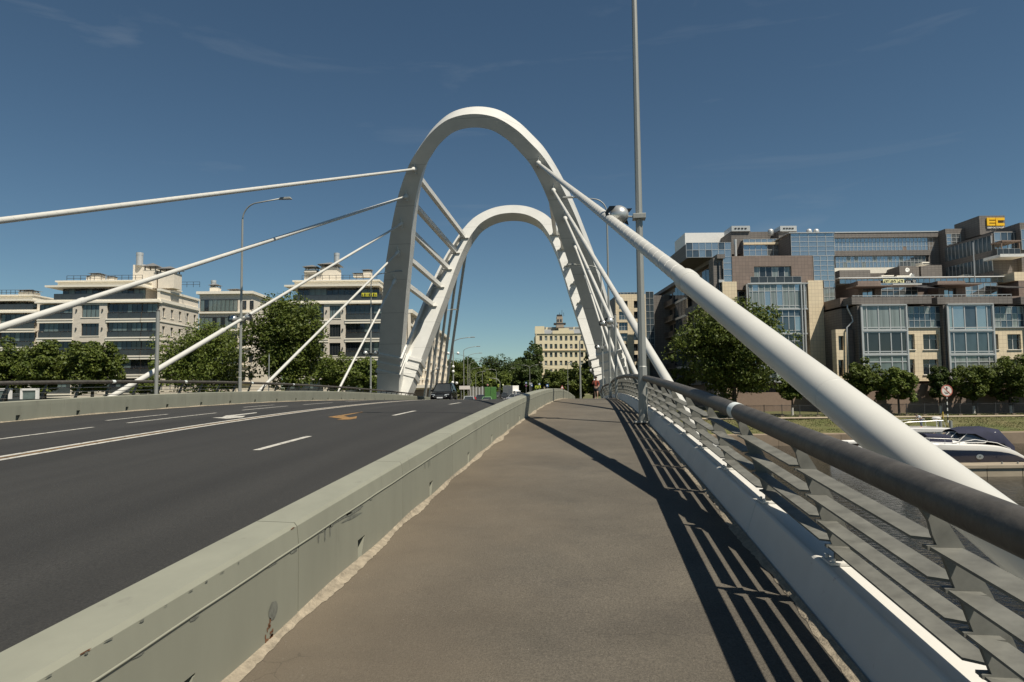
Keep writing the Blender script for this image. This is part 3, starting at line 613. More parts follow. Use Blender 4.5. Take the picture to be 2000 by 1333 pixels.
# bracket piece bent beside the first lamp pole
# ================================================================ vehicles
def carmat(n,c,metal=.3): return mat(n,c,.35,metal=0,coat=.35)
M['tyre']=mat('tyre_rubber',(.018,.018,.018),.9); M['rim']=mat('alloy_rim',(.4,.4,.4),.35,metal=.8)
M['lampw']=mat('headlight_glass',(.75,.75,.7),.12,metal=.4); M['lampr']=mat('tail_light',(.35,.02,.015),.2); M['plate']=mat('number_plate',(.7,.7,.68),.5)
M['blackp']=mat('black_plastic',(.02,.02,.02),.6)
def car(label,loc,rotz,paint,kind='suv',grp=None,detail=True):
    L_,Wd,H={'suv':(4.7,1.88,1.72),'sedan':(4.5,1.8,1.47),'hatch':(4.1,1.75,1.5),'jeep':(4.5,1.85,1.9)}[kind]
    th=thing('parked_car' if grp and 'parked' in grp else 'car',label,'car',loc,rotz,grp,local=True)
    hw=Wd/2; f,r=L_/2,-L_/2                # +y is the front
    # stations: y, half width, bottom z, shoulder z  (lower body)
    gz=.30 if kind in('suv','jeep') else .2
    sh=.98*H/1.72 if kind!='jeep' else 1.05
    st=[(f,.62*hw,gz+.12,sh*.62),(f-.10,.86*hw,gz,sh*.72),(f-.45,.97*hw,gz-.02,sh*.86),(f-1.15,hw,gz-.04,sh*.99),(.35,hw,gz-.06,sh*1.02),(-.9,hw,gz-.06,sh*1.04),(r+.75,.99*hw,gz,sh*1.05),(r+.15,.93*hw,gz,sh*1.0),(r,.80*hw,gz+.15,sh*.85)]
    b=MB(); n=8
    for y,w_,z0,z1 in st:
        m_=(z0+z1)/2
        b.v+= [(-w_*.86,y,z0),(-w_,y,z0+.14),(-w_*1.0,y,m_+.12),(-w_*.93,y,z1),(w_*.93,y,z1),(w_,y,m_+.12),(w_,y,z0+.14),(w_*.86,y,z0)]
    for k in range(len(st)-1):
        for i in range(n): a=k*n; j=(i+1)%n; b.f.append((a+i,a+j,a+n+j,a+n+i))
    b.f+= [tuple(range(n))[::-1],tuple((len(st)-1)*n+i for i in range(n))]
    b.build('body',paint,th,autosmooth=42,bevel=.02)
    rear=r+.25 if kind in('suv','hatch','jeep') else r+1.0
    rt_=r+.65 if kind in('suv','hatch','jeep') else r+1.55
    fr=f-1.2 if kind!='jeep' else f-1.35; ft=f-2.0 if kind!='jeep' else f-1.7
    zb=sh*.97; zt=H-.05
    low=[(-hw*.90,fr,zb),(hw*.90,fr,zb),(hw*.90,rear,zb),(-hw*.90,rear,zb)]; top=[(-hw*.68,ft,zt),(hw*.68,ft,zt),(hw*.68,rt_,zt),(-hw*.68,rt_,zt)]
    b=MB(); b.hexa(low+top); b.build('cabin',M['glass_smoke'],th,bevel=.04)
    b=MB(); b.hexa([(x*1.03,y+(.05 if y>0 else -.08),zt-.02) for x,y,z in top]+[(x*.93,y*.97,H) for x,y,z in top]); b.build('roof',paint,th,bevel=.03)
    b=MB()
    for i in range(4):
        p,q=np.array(low[i]),np.array(top[i]); b.tube([p,q],.05,6)
    for s_ in(-1,1):
        p=np.array([s_*hw*.905,-.15,zb]); q=np.array([s_*hw*.69,-.15,zt]); b.tube([p,q],.045,6)
    b.build('pillars',paint,th)
    for sx in(-1,1):
        for y in(f-.85,r+.85):
            R=.36 if kind in('suv','jeep') else .32
            ax=((0,1,0),(0,0,1),(1,0,0)); b=MB(); b.lathe([(R*.6,-.11),(R,-.09),(R,.09),(R*.6,.11)],(sx*(hw-.10),y,R),18,ax); t=b.build('wheel',M['tyre'],th,autosmooth=40)
            b=MB(); b.lathe([(.05,0),(R*.62,.012),(R*.62,.02),(.06,.035)],(sx*(hw-.10)+sx*.10,y,R),12,((0,1,0),(0,0,1),(sx,0,0))); b.build('rim',M['rim'],t)
        b=MB(); b.hexa([(sx*hw*.46,f+.005,sh*.60),(sx*hw*.80,f-.09,sh*.60),(sx*hw*.80,f-.2,sh*.62),(sx*hw*.46,f-.1,sh*.62),(sx*hw*.46,f-.01,sh*.72),(sx*hw*.86,f-.14,sh*.76),(sx*hw*.86,f-.3,sh*.76),(sx*hw*.46,f-.15,sh*.72)]); b.build('headlight',M['lampw'],th)
        b=MB(); b.box((sx*hw*.80,r+.05,sh*.82),(.2,.16,.24)); b.build('tail_light',M['lampr'],th,bevel=.02)
        b=MB(); b.box((sx*(hw+.07),fr-.35,sh*1.05),(.2,.12,.14)); b.build('mirror',paint,th,bevel=.03)
        if detail: 
            b=MB(); b.lathe([(.05,0),(.055,.02),(.03,.03)],(sx*hw*.62,f-.01,gz+.24),10,((1,0,0),(0,0,1),(0,1,0))); b.build('fog_light',M['lampw'],th)
    b=MB(); b.box((0,f+.002,sh*.60),(hw*.78,.05,.13)); b.build('grille',M['blackp'],th,bevel=.01)
    b=MB(); b.box((0,f+.03,sh*.66),(hw*.8,.02,.035)); b.build('grille_bar',M['rim'],th)
    b=MB(); b.box((0,f-.03,gz+.17),(hw*1.15,.12,.16)); b.build('bumper',M['blackp'],th,bevel=.02)
    b=MB(); b.box((0,f+.035,sh*.44),(.52,.015,.115)); b.build('number_plate',M['plate'],th)
    b=MB(); b.box((0,r-.012,sh*.6),(.52,.015,.115)); b.build('number_plate',M['plate'],th)
    return th
def on_street(x,y,dz=0): return (x+cx(y),y,zd(y)+.01+dz)
def sang(y): return math.atan2(-(cx(y+2)-cx(y-2)),4)
car('black sport utility vehicle driving towards the viewer past the arch leg',(-13.55,61.5,zd(61.5)+.01),math.pi+.05,mat('black_car_paint',(.004,.0045,.005),.25,spec=.25),'suv')
def truck(label,loc,rotz,boxm,cabm,L_=6.2,Wd=2.2,H=2.9,sign=None):
    th=thing('box_truck',label,'truck',loc,rotz,local=True); f=L_/2
    b=MB(); b.box((0,-.9,H/2+.45),(Wd,L_-1.9,H-.75)); b.build('cargo_box',boxm,th,bevel=.03)
    b=MB(); b.hexa([(-.98,f-1.9,.45),(.98,f-1.9,.45),(.95,f,.45),(-.95,f,.45),(-.95,f-1.9,2.2),(.95,f-1.9,2.2),(.85,f-.75,2.2),(-.85,f-.75,2.2)]); b.build('cab',cabm,th,bevel=.06)
    b=MB(); b.hexa([(-.82,f-.15,1.25),(.82,f-.15,1.25),(.82,f-.05,1.2),(-.82,f-.05,1.2),(-.76,f-.72,2.05),(.76,f-.72,2.05),(.76,f-.62,2.0),(-.76,f-.62,2.0)]); b.build('windscreen',M['glass_smoke'],th)
    b=MB(); b.box((0,-.3,.55),(1.0,L_-1,.2)); b.build('chassis',M['blackp'],th)
    for sx in(-1,1):
        for y in(f-.95,-f+1.2):
            b=MB(); b.lathe([(.25,-.13),(.4,-.11),(.4,.11),(.25,.13)],(sx*.88,y,.4),16,((0,1,0),(0,0,1),(1,0,0))); t=b.build('wheel',M['tyre'],th,autosmooth=40)
            b=MB(); b.lathe([(.05,0),(.22,.01),(.06,.03)],(sx*1.01,y,.4),10,((0,1,0),(0,0,1),(sx,0,0))); b.build('rim',M['rim'],t)
        b=MB(); b.box((sx*.75,-f+.02,.95),(.18,.06,.22)); b.build('tail_light',M['lampr'],th)
        b=MB(); b.box((sx*.72,f+.01,.75),(.3,.06,.18)); b.build('headlight',M['lampw'],th)
    b=MB(); b.box((0,-f+.035,H/2+.6),(.04,.03,H-1.0)); b.build('door_seam',M['blackp'],th)
    return th
def at_px(px,Y): r=ray(px,760); t=Y/r[1]; return (float(r[0]*t),Y,zd(Y)+.01)
car('silver saloon with only its roof and windscreen showing over the bridge crest',at_px(916,100),sang(100)+math.pi,carmat('silver_car_paint',(.33,.35,.35)),'sedan')
car('bright red car half hidden behind the bridge crest',at_px(921,113),sang(113)+math.pi,carmat('red_car_paint',(.45,.02,.015)),'hatch')
car('dark blue tall car right beside the bright red car',at_px(938,126),sang(126)+math.pi,carmat('blue_car_paint',(.012,.02,.045)),'jeep')
car('pale green car driving just in front of the green lorry',at_px(951,106),sang(106)+math.pi,carmat('green_car_paint',(.16,.30,.14)),'sedan')
truck('green box lorry seen from behind on the street',at_px(957,131),sang(131)+.06,mat('green_box',(.065,.17,.04),.5,var=.15),M['white'],H=3.3)
truck('white box lorry facing the viewer on the far street',at_px(1001,200),sang(200)+math.pi+.6,M['white'],M['white'],H=3.6,L_=7)
car('black off road car below the white lorry on the far street',at_px(985,168),sang(168)+math.pi,carmat('black_car_two',(.012,.012,.013)),'jeep','cars at the right kerb of the far street')
car('silver grey car right of the black off road car',at_px(1003,160),sang(160)+2.6,carmat('grey_car_two',(.22,.23,.24)),'suv','cars at the right kerb of the far street')
car('dark car rightmost in the far street near the double armed lamp',at_px(1020,175),sang(175)+2.4,carmat('dark_car_three',(.03,.03,.035)),'suv','cars at the right kerb of the far street')
car('small maroon car between the white lorry and the parapet',at_px(1012,150),sang(150)+2.2,carmat('dark_car_four',(.09,.03,.03)),'hatch','cars at the right kerb of the far street')
car('dark car in the traffic beyond the green lorry',at_px(972,205),sang(205),carmat('dark_car_five',(.04,.04,.045)),'suv')
# ================================================================ people
def skin_body(name,joints,edges,mat_,parent,sub=2,root=0):
    me=bpy.data.meshes.new(name); me.from_pydata([j[0] for j in joints],edges,[]); me.materials.append(mat_)
    o=bpy.data.objects.new(name,me); COL.objects.link(o); o.parent=parent; reg(o,(0,0,0))
    o.modifiers.new('skin','SKIN'); 
    if not me.skin_vertices: 
        bpy.context.view_layer.objects.active=o
    sv_=me.skin_vertices[0].data
    for i,j in enumerate(joints): sv_[i].radius=(j[1],j[2] if len(j)>2 else j[1]); sv_[i].use_root=(i==root)
    s_=o.modifiers.new('sub','SUBSURF'); s_.levels=sub; s_.render_levels=sub
    me.shade_smooth(); return o
M['skin']=mat('skin',(.42,.26,.18),.6); M['hair']=mat('dark_hair',(.03,.02,.015),.7)
M['jacket']=mat('rust_red_top',(.26,.055,.030),.85,var=.2,vscale=8); M['shorts']=mat('dark_shorts',(.012,.013,.02),.85); M['cap']=mat('white_cap',(.7,.7,.68),.7); M['shirt']=mat('grey_white_shirt',(.5,.52,.54),.8); M['jeans']=mat('blue_grey_trousers',(.10,.12,.16),.85)
def walker():
    y=53.5; th=thing('person','person in rust red top and dark shorts walking towards the viewer on the footway','person',(.22,y,zd(y)+.01),0,local=True)
    # -y is towards the viewer; mid stride, right hand raised near the face
    J=[((0,0,.92),.13,.10),((0,-.01,1.12),.125,.09),((0,0,1.34),.15,.10),((0,0,1.46),.055),((0,-.02,1.53),.055),((0,-.03,1.60),.088,.10),((0,-.03,1.70),.07,.08),
       ((.16,0,1.40),.055),((.24,.02,1.16),.042),((.20,-.16,1.00),.032),((.19,-.22,.96),.03),
       ((-.16,0,1.40),.055),((-.26,-.04,1.18),.042),((-.14,-.22,1.38),.032),((-.11,-.24,1.46),.03),
       ((.09,0,.86),.09),((.10,-.12,.50),.06),((.10,-.10,.12),.036),((.10,-.13,.05),.038),((.11,-.26,.035),.03),
       ((-.09,0,.86),.09),((-.09,.08,.50),.06),((-.09,.30,.16),.036),((-.09,.33,.09),.038),((-.09,.24,.03),.03)]
    E_=[(0,1),(1,2),(2,3),(3,4),(4,5),(5,6),(2,7),(7,8),(8,9),(9,10),(2,11),(11,12),(12,13),(13,14),(0,15),(15,16),(16,17),(17,18),(18,19),(0,20),(20,21),(21,22),(22,23),(23,24)]
    skin_body('body',J,E_,M['skin'],th)
    k=[((0,0,.95),.15,.12),((0,-.01,1.12),.15,.115),((0,0,1.34),.17,.125),((0,0,1.44),.08),((.17,0,1.40),.075),((.25,.02,1.16),.06),((.215,-.10,1.06),.05),((-.17,0,1.40),.075),((-.27,-.04,1.18),.06),((-.18,-.16,1.30),.05)]
    skin_body('top',k,[(0,1),(1,2),(2,3),(2,4),(4,5),(5,6),(2,7),(7,8),(8,9)],M['jacket'],th)
    k=[((0,0,.94),.15,.12),((.09,0,.84),.11),((.10,-.09,.60),.095),((-.09,0,.84),.11),((-.09,.06,.60),.095)]
    skin_body('shorts',k,[(0,1),(1,2),(0,3),(3,4)],M['shorts'],th)
    b=MB(); b.lathe([(.105,0),(.11,.05),(.09,.12),(.03,.15)],(0,-.02,1.655),14); b.build('hair',M['hair'],th,smooth=True)
    b=MB(); b.lathe([(.045,0),(.06,.03),(.05,.10),(.02,.12)],(-.12,-.25,1.46),12); b.build('cup',M['cap'],th,smooth=True)
    for s_ in(-1,1):
        b=MB(); b.tube([(s_*.12,-.12,1.42),(s_*.12,-.145,1.25),(s_*.13,-.11,1.05)],.02,6); b.build('backpack_strap',M['blackp'],th)
        b=MB(); yy=-.17 if s_>0 else .27; b.box((s_*.10,yy,.035),(.10,.26,.07)); b.build('shoe',M['cap'],th,bevel=.03)
    b=MB(); b.box((0,.19,1.22),(.30,.16,.42)); b.build('backpack',M['blackp'],th,bevel=.06)
    for s_ in(-1,1):
        b=MB(); b.lathe([(.001,-.012),(.011,0),(.001,.012)],(s_*.032,-.118,1.625),8); b.build('eye',M['blackp'],th)
    b=MB(); b.hexa([(-.013,-.125,1.575),(.013,-.125,1.575),(.012,-.11,1.575),(-.012,-.11,1.575),(-.006,-.125,1.62),(.006,-.125,1.62),(.006,-.11,1.62),(-.006,-.11,1.62)]); b.build('nose',M['skin'],th)
walker()
# ================================================================ buildings (facades in the camera-aligned ground frame)
def frame_mesh(u0,u1,z0,z1,d,nx,ny,fr,depth,xs=None,zs=None):
    b=MB(); dd=d+depth
    xs=xs or list(np.linspace(u0,u1,nx+1)); zs=zs or list(np.linspace(z0,z1,ny+1))
    for x in xs: 
        a=fr if x in(xs[0],xs[-1]) else fr*.7
        b.cbox(max(u0,x-a/2),min(u1,x+a/2),d,dd,z0,z1)
    for z in zs:
        a=fr if z in(zs[0],zs[-1]) else fr*.7
        b.cbox(u0,u1,d+.004,dd-.004,max(z0,z-a/2),min(z1,z+a/2))
    return b,xs,zs
def glazing(name,parent,u0,u1,z0,z1,d,nx,ny,glass,frame,fr=.07,depth=.10,tilt=.006,xs=None,zs=None,mix=None):
    b,xs,zs=frame_mesh(u0,u1,z0,z1,d,nx,ny,fr,depth,xs,zs)
    o=b.build(name,frame,parent)
    for i in range(len(xs)-1):
        for j in range(len(zs)-1):
            g=glass if not mix or random.random()>mix[1] else mix[0]
            cub('pane',g,xs[i],xs[i+1],d+depth*.5,d+depth*.5+.02,zs[j],zs[j+1],o,tilt)
    return o
def rect(px0,py0,px1,py1,d):
    u0,z1=UZ(px0,(py0+py1)/2,d)[0],UZ((px0+px1)/2,py0,d)[1]; u1,z0=UZ(px1,(py0+py1)/2,d)[0],UZ((px0+px1)/2,py1,d)[1]
    return u0,u1,z0,z1
def wall(name,parent,m,u0,u1,z0,z1,d,th,holes=()):
    xs=sorted({u0,u1,*[h[0] for h in holes],*[h[1] for h in holes]}); zs=sorted({z0,z1,*[h[2] for h in holes],*[h[3] for h in holes]})
    xs=[x for x in xs if u0<=x<=u1]; zs=[z for z in zs if z0<=z<=z1]; b=MB()
    for j in range(len(zs)-1):
        i=0
        while i<len(xs)-1:
            cxm,czm=(xs[i]+xs[i+1])/2,(zs[j]+zs[j+1])/2
            if any(h[0]<cxm<h[1] and h[2]<czm<h[3] for h in holes): i+=1; continue
            k=i
            while k+1<len(xs)-1 and not any(h[0]<(xs[k+1]+xs[k+2])/2<h[1] and h[2]<czm<h[3] for h in holes): k+=1
            b.cbox(xs[i],xs[k+1],d,d+th,zs[j],zs[j+1]); i=k+1
    return b.build(name,m,parent)
def box(name,parent,m,u0,u1,d0,d1,z0,z1,bevel=0):
    b=MB(); b.cbox(u0,u1,d0,d1,z0,z1); return b.build(name,m,parent,bevel=bevel)
def prect(name,parent,m,px0,py0,px1,py1,d,dep):
    u0,u1,z0,z1=rect(px0,py0,px1,py1,d); return box(name,parent,m,u0,u1,d,d+dep,z0,z1)
def text(parent,name,body,m,px0,py0,px1,py1,d,th=.03,bold=0):
    c=bpy.data.curves.new(name,'FONT'); c.body=body; c.align_x='CENTER'; c.align_y='CENTER'; c.extrude=.5; c.offset=bold; c.resolution_u=2
    o=bpy.data.objects.new(name,c); COL.objects.link(o); dg=bpy.context.evaluated_depsgraph_get(); dg.update()
    me=bpy.data.meshes.new_from_object(o.evaluated_get(dg)); bpy.data.objects.remove(o)
    co=np.zeros(len(me.vertices)*3); me.vertices.foreach_get('co',co); co=co.reshape(-1,3)
    mn,mxx=co.min(0),co.max(0); u0,u1,z0,z1=rect(px0,py0,px1,py1,d)
    out=np.empty_like(co)
    for i,p in enumerate(co):
        t=(p-mn)/(mxx-mn); out[i]=W(u0+(u1-u0)*t[0],d+th*(1-t[2]),z0+(z1-z0)*t[1])-ORG[parent.name]
    me.vertices.foreach_set('co',out.ravel()); me.update(); me.materials.clear(); me.materials.append(m)
    o=bpy.data.objects.new(name,me); COL.objects.link(o); o.parent=parent; reg(o,ORG[parent.name]); return o
def chimney(parent,px,py0,py1,wpx,d,m=None):      # square vent stack with a small hipped cap on legs
    u,zt=UZ(px,py0,d); _,zb=UZ(px,py1,d); w_=wpx/FPX*d/2; h_=zt-zb
    o=box('vent_stack',parent,m or M['stone_cream'],u-w_,u+w_,d+2,d+2+2*w_,zb,zb+h_*.68)
    b=MB()
    for a,c in((-1,0),(1,0),(-1,1),(1,1)): b.cbox(u+a*w_*.8-.08,u+a*w_*.8+.08,d+2.15+c*1.6*w_,d+2.3+c*1.6*w_,zb+h_*.68,zb+h_*.85)
    e=w_*1.3; z=zb+h_*.83
    b.add([W(u-e,d+2+w_-e,z),W(u+e,d+2+w_-e,z),W(u+e,d+2+w_+e,z),W(u-e,d+2+w_+e,z),W(u,d+2+w_,zt)],[(0,1,4),(1,2,4),(2,3,4),(3,0,4),(3,2,1,0)])
    b.build('cap',M['roof'],o,fix=False); return o
def roofrail(parent,u0,u1,d,z,h=1.0,n=12):
    b=MB()
    for x in np.linspace(u0,u1,n): b.cbox(x-.03,x+.03,d,d+.06,z,z+h)
    for k in(.5,1): b.cbox(u0,u1,d+.01,d+.05,z+h*k-.03,z+h*k+.03)
    b.build('roof_railing',M['railing_dark'],parent)
def flue(parent,px,py0,py1,wpx,d):
    u,zt=UZ(px,py0,d); _,zb=UZ(px,py1,d); b=MB(); w_=wpx/FPX*d/2; c=W(u,d+4,0)
    b.lathe([(w_,zb),(w_,zt-.5),(w_*1.05,zt-.5),(w_*1.05,zt)],c,14); b.build('flue',M['alu'],parent,autosmooth=40)
# ---------------------------------------------------------------- cream apartment blocks on the left
def cream_block(label,d,xl,xr,bays,top,storey,n,zb,pent,side=None,corner=True,seedv=0):
    """bays: list of (px0,px1,kind). top: py of the top belt of the first full storey"""
    uL,_=UZ(xl,700,d); uR,_=UZ(xr,700,d); random.seed(seedv)
    zt=UZ((xl+xr)/2,top,d)[1]; sh=storey/FPX*d
    th=thing('apartment_building',label,'building',W((uL+uR)/2,d,zb))
    D=16.
    box('core',th,M['stone_rough'],uL+.4,uR-.4,d+1.3,d+D,zb,zt)
    for k in range(n):
        z1=zt-k*sh; z0=z1-sh
        if z1<zb: break
        for (a,c,kd) in bays:
            ua,uc=UZ(a,700,d)[0],UZ(c,700,d)[0]
            if kd=='balcony':
                glazing('balcony_glazing',th,ua+.05,uc-.05,z0+.52+1.05,z1-.22,d+.35,max(3,int((c-a)/9)),1,M['glass_dark'],M['dframe'],.06,.08,.01,mix=(M['glass_mid'],.35))
                glazing('balustrade',th,ua+.05,uc-.05,z0+.5,z0+1.5,d+.12,max(2,int((c-a)/18)),1,M['glass_smoke'],M['dframe'],.05,.06,.008)
                box('slab',th,M['stone_cream'],ua,uc,d+.1,d+1.4,z0+.0,z0+.45)
                box('belt',th,M['cornice'],ua-.1,uc+.1,d-.18,d+.3,z0+.22,z0+.47); box('belt',th,M['cornice'],ua-.1,uc+.1,d-.1,d+.3,z0-.22,z0+.12)
            else:
                wl,wr=ua+(uc-ua)*.26,ua+(uc-ua)*.78
                hz=(wl,wr,z0+.75,z1-.35)
                wall('wall',th,M['stone_rough'],ua,uc,z0,z1,d,1.3,[hz])
                glazing('window',th,wl,wr,hz[2],hz[3],d+.22,4,1,M['glass_mid'] if k==0 else M['glass_dark'],M['dframe'],.09,.1,.008)
                box('sill',th,M['cornice'],wl-.12,wr+.12,d-.08,d+.2,hz[2]-.14,hz[2])
                for e in(.12,.88):
                    uu_=ua+(uc-ua)*e; b=MB(); b.lathe([(.05,0),(.14,.1),(.14,.3),(.06,.42)],W(uu_,d-.12,z0+sh*.55),8); b.build('wall_lamp',M['dframe'],th)
    # top belt, penthouse, roof slab
    box('belt',th,M['cornice'],uL-.25,uR+.25,d-.25,d+1.4,zt,zt+.30); box('belt',th,M['cornice'],uL-.1,uR+.1,d-.05,d+1.4,zt+.32,zt+.62)
    pl,pr_,py=pent; ul,ur=UZ(pl,600,d)[0],UZ(pr_,600,d)[0]; zp=zt+.62; zt2=UZ((pl+pr_)/2,py,d)[1]
    box('penthouse_core',th,M['stone_rough'],ul+.3,ur-.3,d+3.2,d+D-1,zp,zt2)
    glazing('penthouse_glazing',th,ul,ur,zp,zt2,d+2.6,14,1,M['glass_dark'],M['dframe'],.08,.1,.01,mix=(M['glass_mid'],.5))
    glazing('balustrade',th,ul-.1,ur+.9,zp,zp+1.1,d+.35,10,1,M['glass_smoke'],M['dframe'],.04,.05,.006)
    box('roof_slab',th,M['cornice'],ul-1.7,ur+.5,d+.2,d+D,zt2+.0,zt2+.32); box('roof_slab',th,M['cornice'],ul-.2,ur+.2,d+1.4,d+D-.5,zt2+.33,zt2+1.05)
    box('roof_slab',th,M['cornice'],ul-.5,ur+.35,d+1.1,d+D-.4,zt2+1.06,zt2+1.3)
    roofrail(th,ul+1,ur-.3,d+2,zt2+1.3)
    return th,zt,zt2,sh,uR
def side_face(th,u,d0,d1,zt,sh,n,zb,cols=6):
    """lit return wall facing right, with small windows"""
    b=MB(); step=(d1-d0)/cols
    for k in range(n):
        z1=zt-k*sh; z0=z1-sh
        if z1<zb: break
        for i in range(cols):
            a=d0+i*step; w0,w1=a+step*.33,a+step*.67; h0,h1=z0+.9,z1-.75
            for q in((a,w0,z0,z1),(w1,a+step,z0,z1),(w0,w1,z0,h0),(w0,w1,h1,z1)):
                b.cbox(u-.4,u,q[0],q[1],q[2],q[3])
            cub('pane',M['glass_dark'],u-.30,u-.27,w0,w1,h0,h1,th); cub('window_sill',M['cornice'],u-.1,u+.08,w0-.1,w1+.1,h0-.12,h0,th)
            cub('window_mullion',M['pvc'],u-.27,u-.2,(w0+w1)/2-.05,(w0+w1)/2+.05,h0,h1,th)
        cub('belt',M['cornice'],u-.35,u+.12,d0,d1,z1-.05,z1+.2,th)
    b.build('side_wall',M['stone_rough'],th)
    cub('cornice',M['cornice'],u-.5,u+.25,d0-.1,d1+.2,zt+.2,zt+.75,th); cub('parapet',M['stone_cream'],u-.5,u-.02,d0,d1,zt+.75,zt+2.2,th); cub('cornice',M['cornice'],u-.5,u+.2,d0-.1,d1+.2,zt+2.2,zt+2.6,th)
ZL=-3.0
ta,zt,zt2,sh,uR=cream_block('cream stone apartment block with stepped roof stacks, behind the left parapet',120,68,304,[(71,139,'balcony'),(139,206,'wall'),(206,273,'balcony'),(273,304,'balcony')],592,36.5,6,ZL,(103,268,560),seedv=3)
side_face(ta,uR,121,136,zt,sh,6,ZL,5)
box('stair_tower',ta,M['stone_cream'],*[UZ(p,560,124)[0] for p in(235,272)],128,134,zt,UZ(250,510,124)[1])
flue(ta,250,486,512,13,124)
for px,py0,py1,wp in((281,508,560,26),(314,514,560,32),(172,528,545,20),(160,534,546,10),(202,535,546,14)): chimney(ta,px,py0,py1,wp,122)
roofrail(ta,UZ(268,560,122)[0],UZ(360,560,122)[0],128,zt2+.9,1.0,8)
tb,zt,zt2,sh,uR=cream_block('lower cream apartment wing at the far left edge of the picture',126,-70,67,[(-70,-5,'wall'),(-5,64,'balcony')],612,36,5,ZL,(-60,52,588),seedv=4)
chimney(tb,34,561,580,26,126); side_face(tb,uR,127,136,zt,sh,5,ZL,3)
tc_,zt,zt2,sh,uR=cream_block('cream apartment block with long yellow phone banner, right behind the stays',124,556,750,[(556,640,'balcony'),(632,674,'wall'),(674,748,'balcony')],594,36.5,6,ZL,(572,735,559),seedv=5)
side_face(tc_,uR,125,150,zt,sh,6,ZL,8)
for px,py0,py1,wp in((600,512,548,24),(636,506,548,34),(606,526,546,30),(712,521,538,16),(694,529,538,18)): chimney(tc_,px,py0,py1,wp,126)
flue(tc_,647,487,512,11,126)
M['ybanner']=mat('yellow_banner',(.75,.70,.05),.6); M['ink']=mat('black_ink',(.01,.01,.01),.6); M['cream_banner']=mat('cream_banner',(.78,.74,.40),.6)
bn=thing('banner','yellow banner with black phone digits on the penthouse balustrade','banner',at(721,579,123.6))
for i,ch in enumerate('6101616'):
    x0=706.5+i*4.3; prect('digit_panel',bn,M['ybanner'],x0,572.5,x0+3.9,579.5,124.25,.04); text(bn,'digit',ch,M['ink'],x0+.7,573.4,x0+3.2,578.6,124.21,.03)
# block between the two, farther back
tm=thing('apartment_building','small distant cream block between the two left apartment buildings','building',at(440,700,150))
u0,u1,z0,z1=rect(388,575,490,760,150); box('wall',tm,M['stone_cream'],u0,u1,150,170,ZL,z1)
for k in range(5):
    zz=z1-1.2-k*3.9; glazing('balcony_glazing',tm,u0+.3,u0+8.5,zz-2.6,zz,149.85,9,1,M['glass_mid'],M['dframe'],.08,.12,.01,mix=(M['glass_dark'],.4)); box('belt',tm,M['cornice'],u0-.3,u1+.2,149.6,150,zz-3.1,zz-2.75)
    for q in(0,1): glazing('window',tm,u0+10+q*1.6-.4,u0+10+q*1.6+.4,zz-2.2,zz-.3,149.9,1,1,M['glass_dark'],M['dframe'],.08,.12)
box('cornice',tm,M['cornice'],u0-.5,u1+.5,149.4,170,z1,z1+.6); chimney(tm,450,560,580,22,152); chimney(tm,410,550,578,16,152)
flue(tm,402,543,565,10,152)
# long lit facade behind the arch legs, receding down the street
th=thing('apartment_building','long cream building with slim columns receding behind the left arch legs','building',W(UZ(800,700,128)[0],135,ZL))
uF=UZ(800,700,128)[0]-1.0
d0,d1=129.,205.; uA,uB=UZ(797,700,129)[0],UZ(873,700,205)[0]
ztop=UZ(797,612,129)[1]
ax_=np.array([uB-uA,d1-d0]); Lf=np.linalg.norm(ax_); ax_/=Lf; nx_=np.array([ax_[1],-ax_[0]])
A3=rt*ax_[0]+fwh*ax_[1]; N3=rt*nx_[0]+fwh*nx_[1]; P0=W(uA,d0,0)
def fb(name,m,s0,s1,o0,o1,z0,z1):
    c=P0+A3*(s0+s1)/2+N3*(o0+o1)/2+np.array([0,0,(z0+z1)/2]); return ub(name,m,c,(abs(s1-s0),abs(o1-o0),abs(z1-z0)),th,rot=Euler((0,0,math.atan2(A3[1],A3[0]))))
b=MB(); b.hexa([P0+A3*s+N3*o+np.array([0,0,z]) for z in(ZL,ztop) for s,o in((0,0),(Lf,0),(Lf,-14),(0,-14))]); b.build('core',M['stone_rough'],th)
nst=7; shh=(ztop-ZL-4)/nst
for k in range(nst):
    z=ZL+4+k*shh; fb('belt',M['cornice'],0,Lf,0,.35,z-.2,z+.25)
    for i in range(15):
        s=i*Lf/15; fb('window',M['glass_dark'],s+1.2,s+Lf/15-.6,.0,.06,z+.6,z+shh-.5)
        if k==0: fb('column',M['stone_cream'],s-.25,s+.35,0,.5,ZL+4,ztop)
        fb('window_mullion',M['pvc'],s+1.2+(Lf/15-1.8)/2-.06,s+1.2+(Lf/15-1.8)/2+.06,.05,.12,z+.6,z+shh-.5)
fb('plinth',M['plinth'],0,Lf,0,.5,ZL,ZL+3.7); fb('cornice',M['cornice'],-.3,Lf,0,.9,ztop,ztop+.7); fb('canopy',M['cornice'],0,Lf,.3,1.4,ZL+4.2,ZL+4.8)
